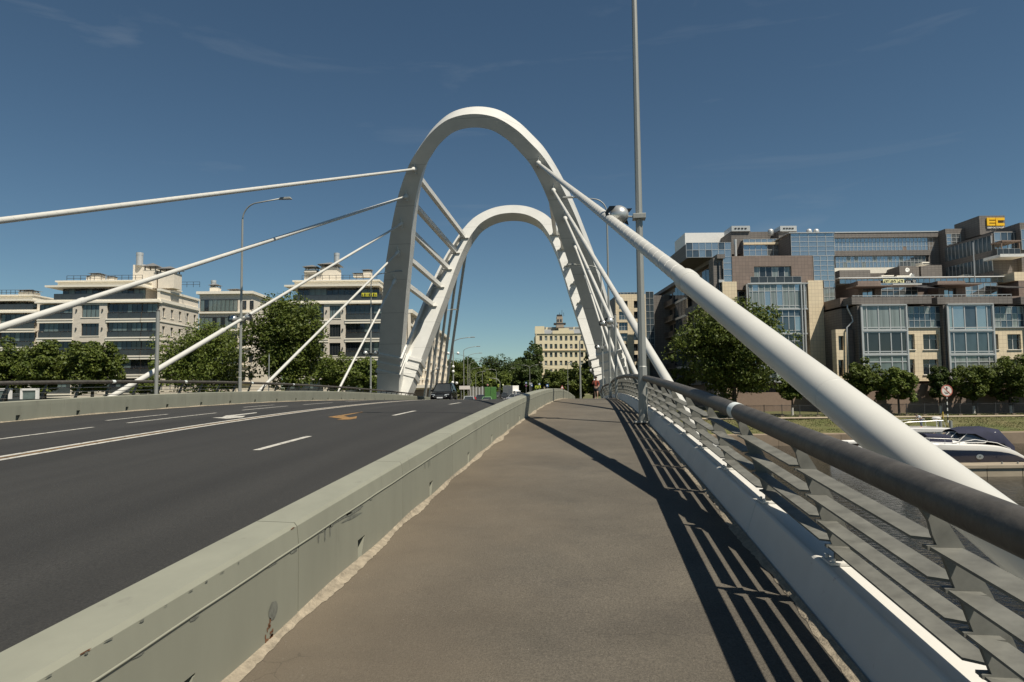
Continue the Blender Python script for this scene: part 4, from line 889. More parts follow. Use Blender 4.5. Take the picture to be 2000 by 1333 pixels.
# ---------------------------------------------------------------- pale yellow factory-like building
yd=280.; ty=thing('yellow_building','pale yellow six storey block with rooftop lookout tower at the street end','building',at(1100,765,yd))
u0,u1,z0,z1=rect(1047,652,1153,775,yd); s_=(u1-u0)
cols=[(268,.0),(343,0),(418,0),(486,0),(560,0),(634,0),(707,0),(778,0),(863,0),(930,0)]; holes=[]
rows=[661,676.8,693.2,709.5,726,742]
for i,(c,_) in enumerate(cols):
    pxc=1020+c/7.4
    for r in rows:
        q=rect(pxc-2.6,r-4.6,pxc+2.6,r+4.8,yd); holes.append(q)
wall('wall',ty,M['yellow_plaster'],u0,u1,z0,z1,yd,.6,holes); box('core',ty,M['yellow_plaster'],u0+.1,u1-.1,yd+.62,yd+26,z0,z1)
M['yel_glass']=mat('old_window_glass',(.05,.055,.06),.1,spec=.8,var=.5,vscale=.3)
for h in holes: glazing('window',ty,h[0],h[1],h[2],h[3],yd+.25,2,2,M['yel_glass'],M['pvc'] if random.random()<.35 else M['dframe'],.13,.12,.01,mix=(M['glass_mid'],.3))
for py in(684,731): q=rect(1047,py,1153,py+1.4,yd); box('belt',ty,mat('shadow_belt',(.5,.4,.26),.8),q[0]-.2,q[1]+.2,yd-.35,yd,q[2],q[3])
# zinc roof behind a centre gable
b=MB(); za=z1; zb_=UZ(1100,641,yd)[1]
b.add([W(u0+.5,yd-.3,za),W(u1-.3,yd-.3,za),W(u1-.3,yd+7,zb_),W(u0+.5,yd+7,zb_),W(u0+.5,yd+7,za),W(u1-.3,yd+7,za)],[(0,1,2,3),(0,3,4),(1,5,2),(3,2,5,4)]); b.build('roof',M['zinc'],ty,fix=False)
box('parapet',ty,M['yellow_plaster'],u0-.2,u0+3.6,yd-.05,yd+.5,za,zb_+.8); box('parapet',ty,M['yellow_plaster'],u0-.1,u1,yd+7,yd+7.6,za,zb_+1.0)
for a,c in((1079,1121),): q=rect(a,646,c,653,yd); box('gable',ty,M['yellow_plaster'],q[0],q[1],yd-.25,yd+1,q[2],q[3]); q=rect(1091,641.5,1111,646,yd); box('gable',ty,M['yellow_plaster'],q[0],q[1],yd-.25,yd+1,q[2],q[3])
for a,c in((1047,1068),(1072,1123),(1126,1147)): q=rect(a,636.5,c,639,yd); box('parapet_cap',ty,M['zinc'],q[0],q[1],yd+6.8,yd+8,q[2],q[3])
tw=thing('lookout_tower','small weathered lookout cabin with aerials on top of the yellow block','tower',at(1093,637,yd+4))
M['wthr']=mat('weathered_cabin',(.33,.27,.21),.85,var=.2,vscale=.6)
for (a,p0,c,p1,m_,nm) in((1086.5,634,1101,640,M['wthr'],'base'),(1082,631,1105,634.5,M['railing_dark'],'gallery'),(1087.5,618.5,1099,631,M['wthr'],'cabin'),(1088,614.8,1098,618.5,M['railing_dark'],'top_rail')):
    q=rect(a,p0,c,p1,yd+4); box(nm,tw,m_,q[0],q[1],yd+4,yd+7,q[2],q[3])
for a,p0 in((1090,624),(1095.5,624)): q=rect(a-1.5,p0,a+1.5,p0+5,yd+4); cub('window',M['glass_dark'],q[0],q[1],yd+3.93,yd+3.99,q[2],q[3],tw)
for px,py in((1097.5,606),(1093,611),(1101,611)): 
    u,zt_=UZ(px,py,yd+5); _,zb2=UZ(px,618,yd+5); b=MB(); b.tube([W(u,yd+5,zb2),W(u,yd+5,zt_)],.08,5); b.build('aerial',M['railing_dark'],tw)
# ---------------------------------------------------------------- glass and stone apartment complex on the right
ZR=-3.2
def curtain(parent,px0,py0,px1,py1,d,nx,ny,glass=None,frame=None,fr=.10,name='curtain_wall',zs=None,mix=None,tilt=.007):
    u0,u1,z0,z1=rect(px0,py0,px1,py1,d); return glazing(name,parent,u0,u1,z0,z1,d-.02,nx,ny,glass or M['glass_sky'],frame or M['alu'],fr,.12,tilt,mix=mix)
rb=thing('apartment_complex','low glass bayed front wing of the stone apartment complex behind the riverside trees','building',at(1850,800,104))
d=104.
u0,u1,z0,z1=rect(1637,597,2120,745,d); zpl=UZ(1850,745,d)[1]
box('core',rb,M['tile_grey'],u0+1.5,u1,d+1.6,d+22,ZR,z1-.1)
box('plinth',rb,M['plinth'],u0+.5,u1,d-.9,d+1.5,ZR,zpl-.35)
for k,(a,c) in enumerate(((1680,1764),(1847,1932),(2016,2100))):       # three-storey glass bays
    ua,uc=UZ(a,670,d)[0],UZ(c,670,d)[0]; sg=((597,646),(648,692.5),(695,743))
    box('bay_side',rb,M['tile_grey'],ua-.5,ua-.02,d-.6,d+1.6,UZ(a,745,d)[1],z1)
    for j,(p0,p1) in enumerate(sg):
        zz0,zz1=UZ(a,p1,d)[1],UZ(a,p0,d)[1]; wd=uc-ua
        xs=[ua,ua+wd*.10,ua+wd*.37,ua+wd*.64,ua+wd*.88,uc]
        gl=[M['glass_cur'],M['glass_dark'],M['glass_mid']] if k==0 else [M['glass_sky'],M['glass_shade'],M['glass_cur']]
        glazing('bay_window',rb,ua,uc,zz0,zz1,d-1.0,1,1,gl[j],M['alu'],.22,.16,.006,xs=xs,zs=[zz0,zz0+.35,zz1-.18,zz1] if j<2 else [zz0,zz0+.9,zz1-1.0,zz1],mix=(M['glass_shade'],.25))
        box('bay_floor',rb,M['alu'],ua-.1,uc+.1,d-1.12,d+1.5,zz0-.24,zz0-.02)
    box('bay_roof',rb,M['alu'],ua-.15,uc+.15,d-1.2,d+1.6,z1,z1+.16)
    for x in(ua-.12,uc+.12):
        b=MB(); b.cbox(x-.12,x+.12,d-1.1,d-.8,UZ(a,745,d)[1],z1); b.build('bay_post',M['alu'],rb)
for (a,c,wins) in((1764,1838,((1767.5,1787.5),(1804,1834))),(1932,2010,((1931.5,1951),(1969,1995)))):
    ua,uc=UZ(a,670,d)[0],UZ(c,670,d)[0]; za,zc=UZ(a,745,d)[1],UZ(a,641,d)[1]; H=[]
    for p0,p1 in((653,683),(702,732)):
        for w0,w1 in wins: H.append(rect(w0,p0,w1,p1,d))
    wall('wall',rb,M['tile_beige'],ua,uc,za,zc,d+.1,1.5,H)
    for i,h in enumerate(H): glazing('window',rb,h[0],h[1],h[2],h[3],d+.45,2,1,M['glass_dark'],M['pvc'],.10,.12,.008,zs=[h[2],h[2]+(h[3]-h[2])*.68,h[3]],mix=(M['glass_mid'],.3)); box('sill',rb,M['cornice'],h[0]-.1,h[1]+.1,d-.05,d+.4,h[2]-.10,h[2])
    curtain(rb,a,599,c,640,d+.3,7,3,M['glass_shade'],M['alu'],.09,'ribbon_window',mix=(M['glass_cur'],.35)); box('sill',rb,M['alu'],ua,uc,d-.1,d+.5,zc,zc+.12)
for px in(1890,1985): q=rect(px-15,775,px+12,790,d-.9); box('vent_recess',rb,M['tile_brown'],q[0],q[1],d-.96,d-.85,q[2],q[3])
# left corner of the wing: beige piece, drain pipe
q=rect(1637,643,1661,742,d); H=[rect(1641,656,1651,684,d),rect(1641,703,1651,735,d)]
wall('wall',rb,M['tile_beige'],q[0],q[1],q[2],q[3],d+.5,1.4,H)
for h in H: glazing('window',rb,h[0],h[1],h[2],h[3],d+.9,1,1,M['glass_dark'],M['dframe'],.09,.1,zs=[h[2],h[2]+(h[3]-h[2])*.65,h[3]])
q=rect(1661,643,1681,742,d); box('wall',rb,M['tile_brown'],q[0],q[1],d+1.0,d+2,q[2],q[3])
b=MB(); pts=[at(1655,596,d+.2),at(1655,602,d+.2),at(1664,620,d+.2),at(1666,628,d+.2),at(1654,640,d+.2),at(1655,742,d+.2)]; b.tube(pts,.11,8); b.build('drainpipe',M['alu'],rb,smooth=True)
# parapets and terrace storey
for a,c in((1660,1815),(1826,1972),(1988,2120)): q=rect(a,580.5,c,595,d); box('parapet',rb,M['tile_grey'],q[0],q[1],d-.6,d+2.2,q[2],q[3])
q=rect(1640,580,2120,597,d+2.5); box('terrace_base',rb,M['tile_brown'],q[0],q[1],d+2.3,d+12,q[2],q[3])
dt=d+6
for a,c,wn in((1676,1721,(1685,1709)),(1832,1886,(1844.5,1868)),(1990,2060,None)):
    q=rect(a,549,c,582,dt); H=[rect(wn[0],563.5,wn[1],582.5,dt)] if wn else []
    wall('penthouse_wall',rb,M['tile_brown'],q[0],q[1],q[2]-.5,q[3],dt,1.2,H); box('penthouse_core',rb,M['tile_brown'],q[0]+.1,q[1]-.1,dt+1.2,dt+9,q[2],q[3])
    for h in H: glazing('window',rb,h[0],h[1],h[2],h[3],dt+.4,2,1,M['glass_sky'],M['dframe'],.1,.1)
for a,c,n_ in((1721,1792,6),(1886,1948,5)): curtain(rb,a,553,c,582,dt+1.5,n_,2,M['glass_sky'],M['alu'],.1,mix=(M['glass_shade'],.3))
q=rect(1792,553,1832,582,dt+3); box('wall',rb,M['tile_brown'],q[0],q[1],dt+3,dt+8,q[2],q[3])
curtain(rb,1640,543,1970,553,dt+2.6,30,1,M['glass_sky'],M['alu'],.1,'ribbon_window'); q=rect(1636,541.5,1972,543.2,dt+2.4); box('roof_edge',rb,M['white'],q[0],q[1],dt+2.0,dt+10,q[2],q[3])
for a,c,p in((1665,1735,560.5),(1822,1908,557),(1736,1792,557.5)): q=rect(a,p-1,c,p+1,dt-2); box('pergola',rb,M['pvc'] if a==1736 else M['tile_brown'],q[0],q[1],dt-3.2,dt,q[2],q[3])
for a,c in((1790,1832),(1948,1990)):                                   # sloping dark awnings
    q=rect(a,553,c,566,dt-1); b=MB(); b.hexa([W(q[0],dt-2.8,q[2]),W(q[1],dt-2.8,q[2]),W(q[1],dt+2,q[3]-.1),W(q[0],dt+2,q[3]-.1),W(q[0],dt-2.8,q[2]+.1),W(q[1],dt-2.8,q[2]+.1),W(q[1],dt+2,q[3]),W(q[0],dt+2,q[3])]); b.build('awning',M['awning'],rb)
for x in np.linspace(1668,1975,36): q=rect(x-.3,576.5,x+.3,582,d+.2); cub('terrace_post',M['alu'],q[0],q[1],d+.2,d+.26,q[2],q[3],rb)
q=rect(1664,576.3,1976,577.3,d+.2); box('terrace_rail',rb,M['alu'],q[0],q[1],d+.2,d+.27,q[2],q[3])
# number banner on the terrace
bn=thing('banner','long cream banner reading 627 02 67 with two black panels on the terrace roof edge','banner',at(1757,556,dt-.4))
for (a,c,t) in((1725,1737.6,'627'),(1738.6,1752,'02'),(1753,1766,'67')):
    prect('digit_panel',bn,M['cream_banner'],a,546,c,556.2,dt+2.0,.06); text(bn,'digits',t,M['ink'],a+1.4,547.4,c-1.4,554.8,dt+1.95,.04,bold=.012)
prect('black_panel',bn,M['ink'],1768,546,1780,556.2,dt+2.0,.06); prect('black_panel',bn,M['ink'],1782,546,1790,556.2,dt+2.0,.06)
text(bn,'logo','XXX',M['white'],1769,549,1779,553.5,dt+1.97,.03); text(bn,'logo','SA',M['white'],1783,547,1789,551,dt+1.97,.03); text(bn,'logo','Y',M['white'],1784.5,551.5,1787.5,555.5,dt+1.97,.03)
# middle block: brown tiles, beige piers, glass stair tower
rc=thing('apartment_complex','brown tiled middle block of the complex with blue glass tower and beige piers','building',at(1510,790,112))
d=112.
q=rect(1430,500,1588,560,d); Hh=[rect(1473,520.5,1546,553,d)]
wall('wall',rc,M['tile_brown'],q[0],q[1],UZ(1500,566,d)[1],q[3],d,1.6,Hh); box('core',rc,M['tile_brown'],UZ(1415,600,d)[0],UZ(1606,600,d)[0],d+1.6,d+20,ZR,q[3]-.2)
glazing('loggia_window',rc,*Hh[0],d+.35,6,1,M['glass_cur'],M['alu'],.12,.12,.01,mix=(M['glass_dark'],.3))
q=rect(1465,541,1564,553,d-1); glazing('balustrade',rc,q[0],q[1],q[2],q[3],d-1.2,6,1,M['glass_smoke'],M['alu'],.06,.06); box('balcony_slab',rc,M['alu'],q[0],q[1],d-1.3,d+.2,q[2]-.25,q[2])
curtain(rc,1413,502,1430,551,d+.1,1,4); q=rect(1413,551,1441,760,d); box('pier',rc,M['tile_beige'],q[0],q[1],d-.25,d+1.8,ZR,q[3])
q=rect(1580,550,1609,760,d); box('pier',rc,M['tile_beige'],q[0],q[1],d-.35,d+1.8,ZR,q[3]+.1)
for j,(p0,p1) in enumerate(((556,604),(606,652),(654,700),(702,745))):
    g=[M['glass_cur'],M['glass_shade'],M['glass_dark'],M['glass_dark']][j]
    u0,u1,z0,z1=rect(1461,p0,1573,p1,d-1.2); wd=u1-u0
    glazing('bay_window',rc,u0,u1,z0,z1,d-1.6,1,1,g,M['alu'],.16,.14,.006,xs=[u0,u0+wd*.065]+[u0+wd*(.065+.105*i) for i in range(1,9)]+[u1],zs=[z0,z0+(z1-z0)*.12,z0+(z1-z0)*.72,z1],mix=(M['glass_sky'],.25))
    box('bay_floor',rc,M['alu'],u0-.1,u1+.1,d-1.75,d+1,z0-.18,z0)
q=rect(1458,554,1576,556,d-1.2); box('bay_roof',rc,M['alu'],q[0],q[1],d-1.8,d+1,q[2],q[3])
for x in(1461.5,1568,1573.5): q=rect(x-1,556,x+1,745,d-1.8); box('bay_post',rc,M['alu'],q[0],q[1],d-1.9,d-1.6,q[2],q[3])
q=rect(1441,566,1461,760,d); box('recess_wall',rc,M['tile_grey'],q[0],q[1],d+.9,d+2,ZR,q[3]); glazing('window',rc,*rect(1444,568,1459,590,d),d+.8,1,2,M['glass_dark'],M['pvc'],.1,.1)
q=rect(1573,566,1580,760,d); box('recess_wall',rc,M['tile_brown'],q[0],q[1],d+.9,d+2,ZR,q[3])
curtain(rc,1545,454,1630,500,d+.7,5,5,tilt=.004); curtain(rc,1589,500,1630,548,d+.7,3,5,tilt=.004); curtain(rc,1609,548,1631,562,d+.7,2,1); curtain(rc,1609,563,1631,596,d+.7,2,2,M['glass_cur'])
q=rect(1609,598,1640,760,d); box('recess_wall',rc,M['tile_grey'],q[0],q[1],d+2.5,d+10,ZR,q[3])
for p in(602,628,652): q=rect(1609,p,1625,p+2.5,d+1); box('balcony_slab',rc,M['alu'],q[0],q[1],d+.4,d+2.5,q[2],q[3])
u0,u1,z0,z1=rect(1543,452.5,1631,454,d); box('roof_edge',rc,M['alu'],u0,u1,d+.5,d+12,z0,z1); box('tower_core',rc,M['tile_grey'],u0+.3,u1-.2,d+.95,d+14,ZR,z0)
# the glass tower's shaded return
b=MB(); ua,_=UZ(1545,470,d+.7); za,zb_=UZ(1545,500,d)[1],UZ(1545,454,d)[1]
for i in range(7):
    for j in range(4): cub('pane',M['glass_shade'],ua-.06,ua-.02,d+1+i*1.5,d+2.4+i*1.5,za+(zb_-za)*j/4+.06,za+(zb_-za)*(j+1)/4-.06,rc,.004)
q=rect(1452,467,1545,500,d+6); curtain(rc,1452,467,1522,500,d+6,6,3,tilt=.005); box('penthouse_core',rc,M['tile_grey'],q[0]+.2,q[1],d+6.3,d+18,q[2],q[3]); q2=rect(1452,474,1530,478,d+5.8); box('sun_shelf',rc,M['tile_beige'],q2[0],q2[1],d+5.7,d+6,q2[2],q2[3])
for a,c,p0,p1,m_,dd in((1428,1466,452,475,'tile_grey',8),(1466,1524,453,470,'tile_grey',11),(1521,1557,451,470,'tile_grey',8),(1338,1428,455,480,'white',14)):
    q=rect(a,p0,c,p1,d+dd); box('roof_block',rc,M[m_],q[0],q[1],d+dd,d+dd+8,q[2]-2,q[3])
for a,c in((1429,1465),(1524,1556)):
    q=rect(a,441.5,c,452,d+7.7); box('louvre_box',rc,M['alu'],q[0],q[1],d+7.7,d+12,q[2],q[3])
    for i in range(4): x=a+6+i*(c-a-10)/4; q=rect(x,445.2,x+4,447.4,d+7.6); cub('louvre',M['dark'],q[0],q[1],d+7.62,d+7.68,q[2],q[3],rc)
flue(rc,1469.5,433,453,5,d+5); flue(rc,1451,458,500,6,d)
for px in(1505,1580,1594): 
    u,z=UZ(px,450,d+9); b=MB(); b.lathe([(.5,-.9),(.5,.0),(.38,.22),(.1,.34)],W(u,d+9,z-.1),12); b.build('roof_fan',M['alu'],rc,smooth=True)
# left glass penthouse and shaded left return of the middle block
curtain(rc,1340,474,1428,503,d+3,7,2,M['glass_sky'],tilt=.006,mix=(M['glass_shade'],.3)); q=rect(1340,474,1428,503,d+3); box('penthouse_core',rc,M['tile_grey'],q[0]+.3,q[1],d+3.4,d+16,q[2],q[3])
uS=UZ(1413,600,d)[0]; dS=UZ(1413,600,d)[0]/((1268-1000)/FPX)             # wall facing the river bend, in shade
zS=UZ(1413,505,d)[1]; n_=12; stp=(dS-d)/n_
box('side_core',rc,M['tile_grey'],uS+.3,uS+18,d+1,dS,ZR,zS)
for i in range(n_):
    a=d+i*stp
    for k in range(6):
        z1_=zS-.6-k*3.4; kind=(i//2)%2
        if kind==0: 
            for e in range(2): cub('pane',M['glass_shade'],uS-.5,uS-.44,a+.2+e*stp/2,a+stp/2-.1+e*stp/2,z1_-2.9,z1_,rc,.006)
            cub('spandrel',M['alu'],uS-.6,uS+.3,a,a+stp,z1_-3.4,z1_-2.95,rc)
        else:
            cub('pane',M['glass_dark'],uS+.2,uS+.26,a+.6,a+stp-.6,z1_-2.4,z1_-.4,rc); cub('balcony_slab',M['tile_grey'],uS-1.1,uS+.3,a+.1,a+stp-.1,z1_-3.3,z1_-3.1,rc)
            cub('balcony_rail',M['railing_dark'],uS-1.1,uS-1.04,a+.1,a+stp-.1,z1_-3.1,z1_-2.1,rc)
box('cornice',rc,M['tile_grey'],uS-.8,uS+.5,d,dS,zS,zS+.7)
q=rect(1395,503,1413,560,d); box('corner_wall',rc,M['tile_grey'],q[0],q[1],d+.5,d+3,ZR,q[3])
q=rect(1415,770,1640,800,d); box('plinth',rc,M['plinth'],q[0],q[1]+.3,d-2.2,d-.4,ZR,ZR+3.2)
# upper rear wing
re_=thing('apartment_complex','long rear wing of the complex with two bands of blue ribbon glazing','building',at(1740,540,128))
d=128.
q=rect(1628,456,1830,560,d); box('core',re_,M['tile_grey'],q[0],q[1],d+.3,d+16,ZR,q[3])
curtain(re_,1630,465,1822,490,d,26,3,tilt=.005,mix=(M['tile_brown'],.02)); q=rect(1628,455.5,1830,465,d); box('parapet',re_,M['tile_grey'],q[0],q[1],d-.4,d+.5,q[2],q[3]); box('roof_edge',re_,M['alu'],q[0],q[1],d-.5,d+1,q[3],q[3]+.2)
q=rect(1628,490,1815,500,d); box('spandrel',re_,M['tile_grey'],q[0],q[1],d-.3,d+.4,q[2],q[3]); curtain(re_,1632,501,1808,523,d,24,2,tilt=.006,mix=(M['glass_cur'],.2))
q=rect(1628,523,1830,534,d-2); box('balustrade',re_,M['cornice'],q[0],UZ(1752,520,d)[0],d-2,d-1.6,q[2],q[3])
for a,c,p0,p1,m_ in((1757,1795,520,545,'tile_grey'),(1799,1840,518,545,'tile_grey'),(1640,1700,528,545,'tile_grey')): q=rect(a,p0,c,p1,d-6); box('roof_block',re_,M[m_],q[0],q[1],d-6,d-1,q[2]-1,q[3])
for px,py,r in((1772,528,4.2),(1781,540,5.5)):
    c=at(px,py,d-7); b=MB(); b.lathe([(.02,-.12),(r*.096*.6,-.08),(r*.096,.04),(r*.096*.6,-.05),(.02,-.09)],c,18,(rt,np.array([0,0,1.]),-fwh)); b.build('satellite_dish',M['white'],re_,smooth=True)
for a,c,py in((1722,1746,538),(1752,1778,538.5),(1882,1924,536.5),(1801,1815,512)): 
    q=rect(a,py,c,py+5,d-9); o=box('roof_vent',re_,M['cornice'],q[0],q[1],d-9,d-7,q[2],q[3])
    for i in range(4): x=q[0]+(q[1]-q[0])*(i+.3)/4; cub('louvre',M['dark'],x,x+.5,d-9.05,d-9.01,q[2]+.08,q[2]+.22,re_)
# right wing with the roof sign
rs=thing('apartment_complex','dark right wing of the complex stepping up to the yellow roof sign','building',at(1930,540,122))
d=122.
q=rect(1847,447,1890,480,d+4); b=None
box('block',rs,M['tile_grey'],q[0],q[1],d+4,d+14,ZR,q[3]); curtain(rs,1849,457,1877,480,d+3.9,3,3); 
q=rect(1826,450,1848,545,d+4); box('return_wall',rs,M['tile_grey'],q[0],q[1],d+6,d+16,ZR,q[3]-.8)
# oblique shaded facade running towards the viewer
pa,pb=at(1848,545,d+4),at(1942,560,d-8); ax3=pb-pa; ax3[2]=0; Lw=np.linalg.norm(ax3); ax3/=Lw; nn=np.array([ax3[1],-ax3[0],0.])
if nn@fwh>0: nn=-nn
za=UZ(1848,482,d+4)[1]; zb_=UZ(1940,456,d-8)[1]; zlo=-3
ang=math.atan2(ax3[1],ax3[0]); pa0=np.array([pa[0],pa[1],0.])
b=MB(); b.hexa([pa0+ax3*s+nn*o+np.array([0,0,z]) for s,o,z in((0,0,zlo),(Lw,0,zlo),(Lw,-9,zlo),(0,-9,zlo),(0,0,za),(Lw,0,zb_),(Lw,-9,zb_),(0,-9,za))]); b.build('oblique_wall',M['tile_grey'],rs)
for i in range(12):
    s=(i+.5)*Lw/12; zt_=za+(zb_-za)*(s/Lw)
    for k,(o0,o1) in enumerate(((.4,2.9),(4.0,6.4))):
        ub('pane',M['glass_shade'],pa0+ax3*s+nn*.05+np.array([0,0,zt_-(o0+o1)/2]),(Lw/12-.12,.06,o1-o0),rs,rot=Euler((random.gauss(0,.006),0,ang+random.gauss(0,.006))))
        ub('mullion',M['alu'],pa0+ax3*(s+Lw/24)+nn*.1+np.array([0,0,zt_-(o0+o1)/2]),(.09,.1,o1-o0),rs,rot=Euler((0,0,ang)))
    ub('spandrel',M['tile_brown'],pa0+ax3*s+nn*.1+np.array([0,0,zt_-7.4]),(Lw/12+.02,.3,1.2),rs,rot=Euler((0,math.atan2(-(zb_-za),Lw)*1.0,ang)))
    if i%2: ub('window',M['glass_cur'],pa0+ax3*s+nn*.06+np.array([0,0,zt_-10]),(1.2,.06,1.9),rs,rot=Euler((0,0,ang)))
for a,c,p0,p1,dd,m_ in((1942,2060,452,470,-8,'tile_grey'),(1904,1925,440,464,2,'tile_grey'),(1995,2070,435,560,-9,'tile_grey'),(1888,1904,446,470,4,'tile_grey'),(1965,1996,444,470,0,'tile_grey')):
    q=rect(a,p0,c,p1,d+dd); box('block',rs,M[m_],q[0],q[1],d+dd,d+dd+10,min(q[2],0),q[3])
curtain(rs,1942,454,1994,486,d-8.1,4,2,mix=(M['glass_shade'],.5)); curtain(rs,1995,448,2040,488,d-9.2,3,2)
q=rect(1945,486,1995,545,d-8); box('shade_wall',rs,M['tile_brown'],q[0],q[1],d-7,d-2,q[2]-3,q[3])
q=rect(1945,498.5,1994,504,d-10); box('balcony_slab',rs,M['pvc'],q[0],q[1],d-11,d-7,q[2],q[3]); glazing('balustrade',rs,*rect(1948,486,1993,499,d-11),d-11,4,1,M['glass_smoke'],M['alu'],.06,.05)
b=MB(); 
for x in(1956,1991): q=rect(x-.8,471,x+.8,499,d-10.5); b.cbox(q[0],q[1],d-10.6,d-10.4,q[2],q[3])
q=rect(1955,470,1992,472.5,d-10.5); b.cbox(q[0],q[1],d-10.7,d-8,q[2],q[3]); b.build('pergola',M['plinth'],rs)
q=rect(1981,531,2120,548,d-12); box('beige_block',rs,M['tile_beige'],q[0],q[1],d-12,d-4,q[2],q[3])
flue(rs,1933,464,545,2,d-14)
M['logo_yellow']=mat('sign_yellow',(.86,.50,.015),.5)
sg=thing('roof_sign','dark rooftop box with large yellow letters and white lettering below','sign',at(1944,447,d))
q=rect(1926,421.5,1963,448,d); box('sign_box',sg,M['tile_grey'],q[0]-1.2,q[1],d,d+7,q[2]-1,q[3])
for (a,p0,c,p1) in((1928,426,1945,441),):
    t=4.3
    for (x0,y0,x1,y1) in((1928,425.5,1932,441),(1932,425.5,1944,429.5),(1932,431.5,1944,435.3),(1932,437.2,1944,441),(1945.5,425.5,1949,441),(1949,425.5,1962,430.5),(1949,436,1962,441)): 
        prect('letter_bar',sg,M['logo_yellow'],x0,y0,x1,y1,d-.25,.2)
text(sg,'lettering','ЕВРОСТРОЙ',M['white'],1929,442.5,1961,446.5,d-.2,.1,bold=.02)
# far small block left of the complex
fs=thing('apartment_complex','distant narrow beige block seen between the stays left of the glass complex','building',at(1235,760,150))
d=150.
q=rect(1204,575,1268,780,d); 
H=[rect(1209,588+k*21,1226,604+k*21,d) for k in range(7)]; H2=[rect(1238,588+k*21,1246,602+k*21,d) for k in range(7)]
wall('wall',fs,M['tile_beige'],q[0],q[1],q[2],q[3],d,1,H+H2); box('core',fs,M['tile_grey'],q[0]+.1,q[1]+20,d+1,d+18,q[2],q[3]-.2)
for h in H: glazing('window',fs,*h,d+.3,3,2,M['glass_shade'],M['alu'],.1,.1,.008)
for h in H2: glazing('window',fs,*h,d+.3,1,1,M['glass_dark'],M['dframe'],.1,.1,.008)
q=rect(1208,569,1262,575,d); glazing('roof_glazing',fs,q[0],q[1],q[2],q[3],d+2,8,1,M['glass_shade'],M['alu'],.08,.1)
curtain(fs,1262,570,1278,700,d-4,2,10,M['glass_shade'])
# ================================================================ trees
def crown_mesh(rng,rx,ry,rz,nclump,nleaf,ls,shape='round'):
    V=[];F=[]
    cl=[]
    for i in range(nclump):
        for _ in range(30):
            p=rng.normal(size=3); p/=np.linalg.norm(p); r=rng.random()**.42*(.80+.28*rng.random())
            q=p*r
            if shape=='cone' and abs(q[0])+abs(q[1])>1.05*(1-q[2])*.62+.12: continue
            break
        cl.append((q*np.array([rx,ry,rz]),(.20+.16*rng.random())*min((rx*rz)**.5,1.25*rx,1.25*rz)*(1.3-.62*r)*(.75+.5*rng.random())))
    cs=np.array([c[0] for c in cl]); cr_=np.array([c[1] for c in cl])
    idx=rng.choice(nclump,size=nleaf,p=cr_**2/np.sum(cr_**2))
    dirs=rng.normal(size=(nleaf,3)); dirs/=np.linalg.norm(dirs,axis=1)[:,None]
    dirs[:,2]=np.where(dirs[:,2]<-.35,dirs[:,2]*.5,dirs[:,2])
    pos=cs[idx]+dirs*(cr_[idx]*(.55+.5*rng.random(nleaf)**.5))[:,None]
    nrm=dirs*.6+rng.normal(size=(nleaf,3))*.6+np.array([.12,-.1,.5]); nrm/=np.linalg.norm(nrm,axis=1)[:,None]
    t=np.cross(nrm,rng.normal(size=(nleaf,3))); t/=np.linalg.norm(t,axis=1)[:,None]; bt=np.cross(nrm,t)
    s=ls*(.35+1.0*rng.random(nleaf)**1.6)[:,None]
    P=np.stack([pos-t*s*.5,pos+bt*s*.42,pos+t*s*.62,pos-bt*s*.42],1).reshape(-1,3)
    Fq=np.arange(nleaf*4).reshape(-1,4)
    return P,Fq,cs,cr_
def np_mesh(name,P,Fq,mat_):
    me=bpy.data.meshes.new(name); n=len(Fq); me.vertices.add(len(P)); me.vertices.foreach_set('co',P.astype(np.float32).ravel())
    me.loops.add(n*4); me.loops.foreach_set('vertex_index',Fq.astype(np.int32).ravel()); me.polygons.add(n)
    me.polygons.foreach_set('loop_start',np.arange(0,n*4,4,dtype=np.int32)); me.update(calc_edges=True); me.materials.append(mat_); return me
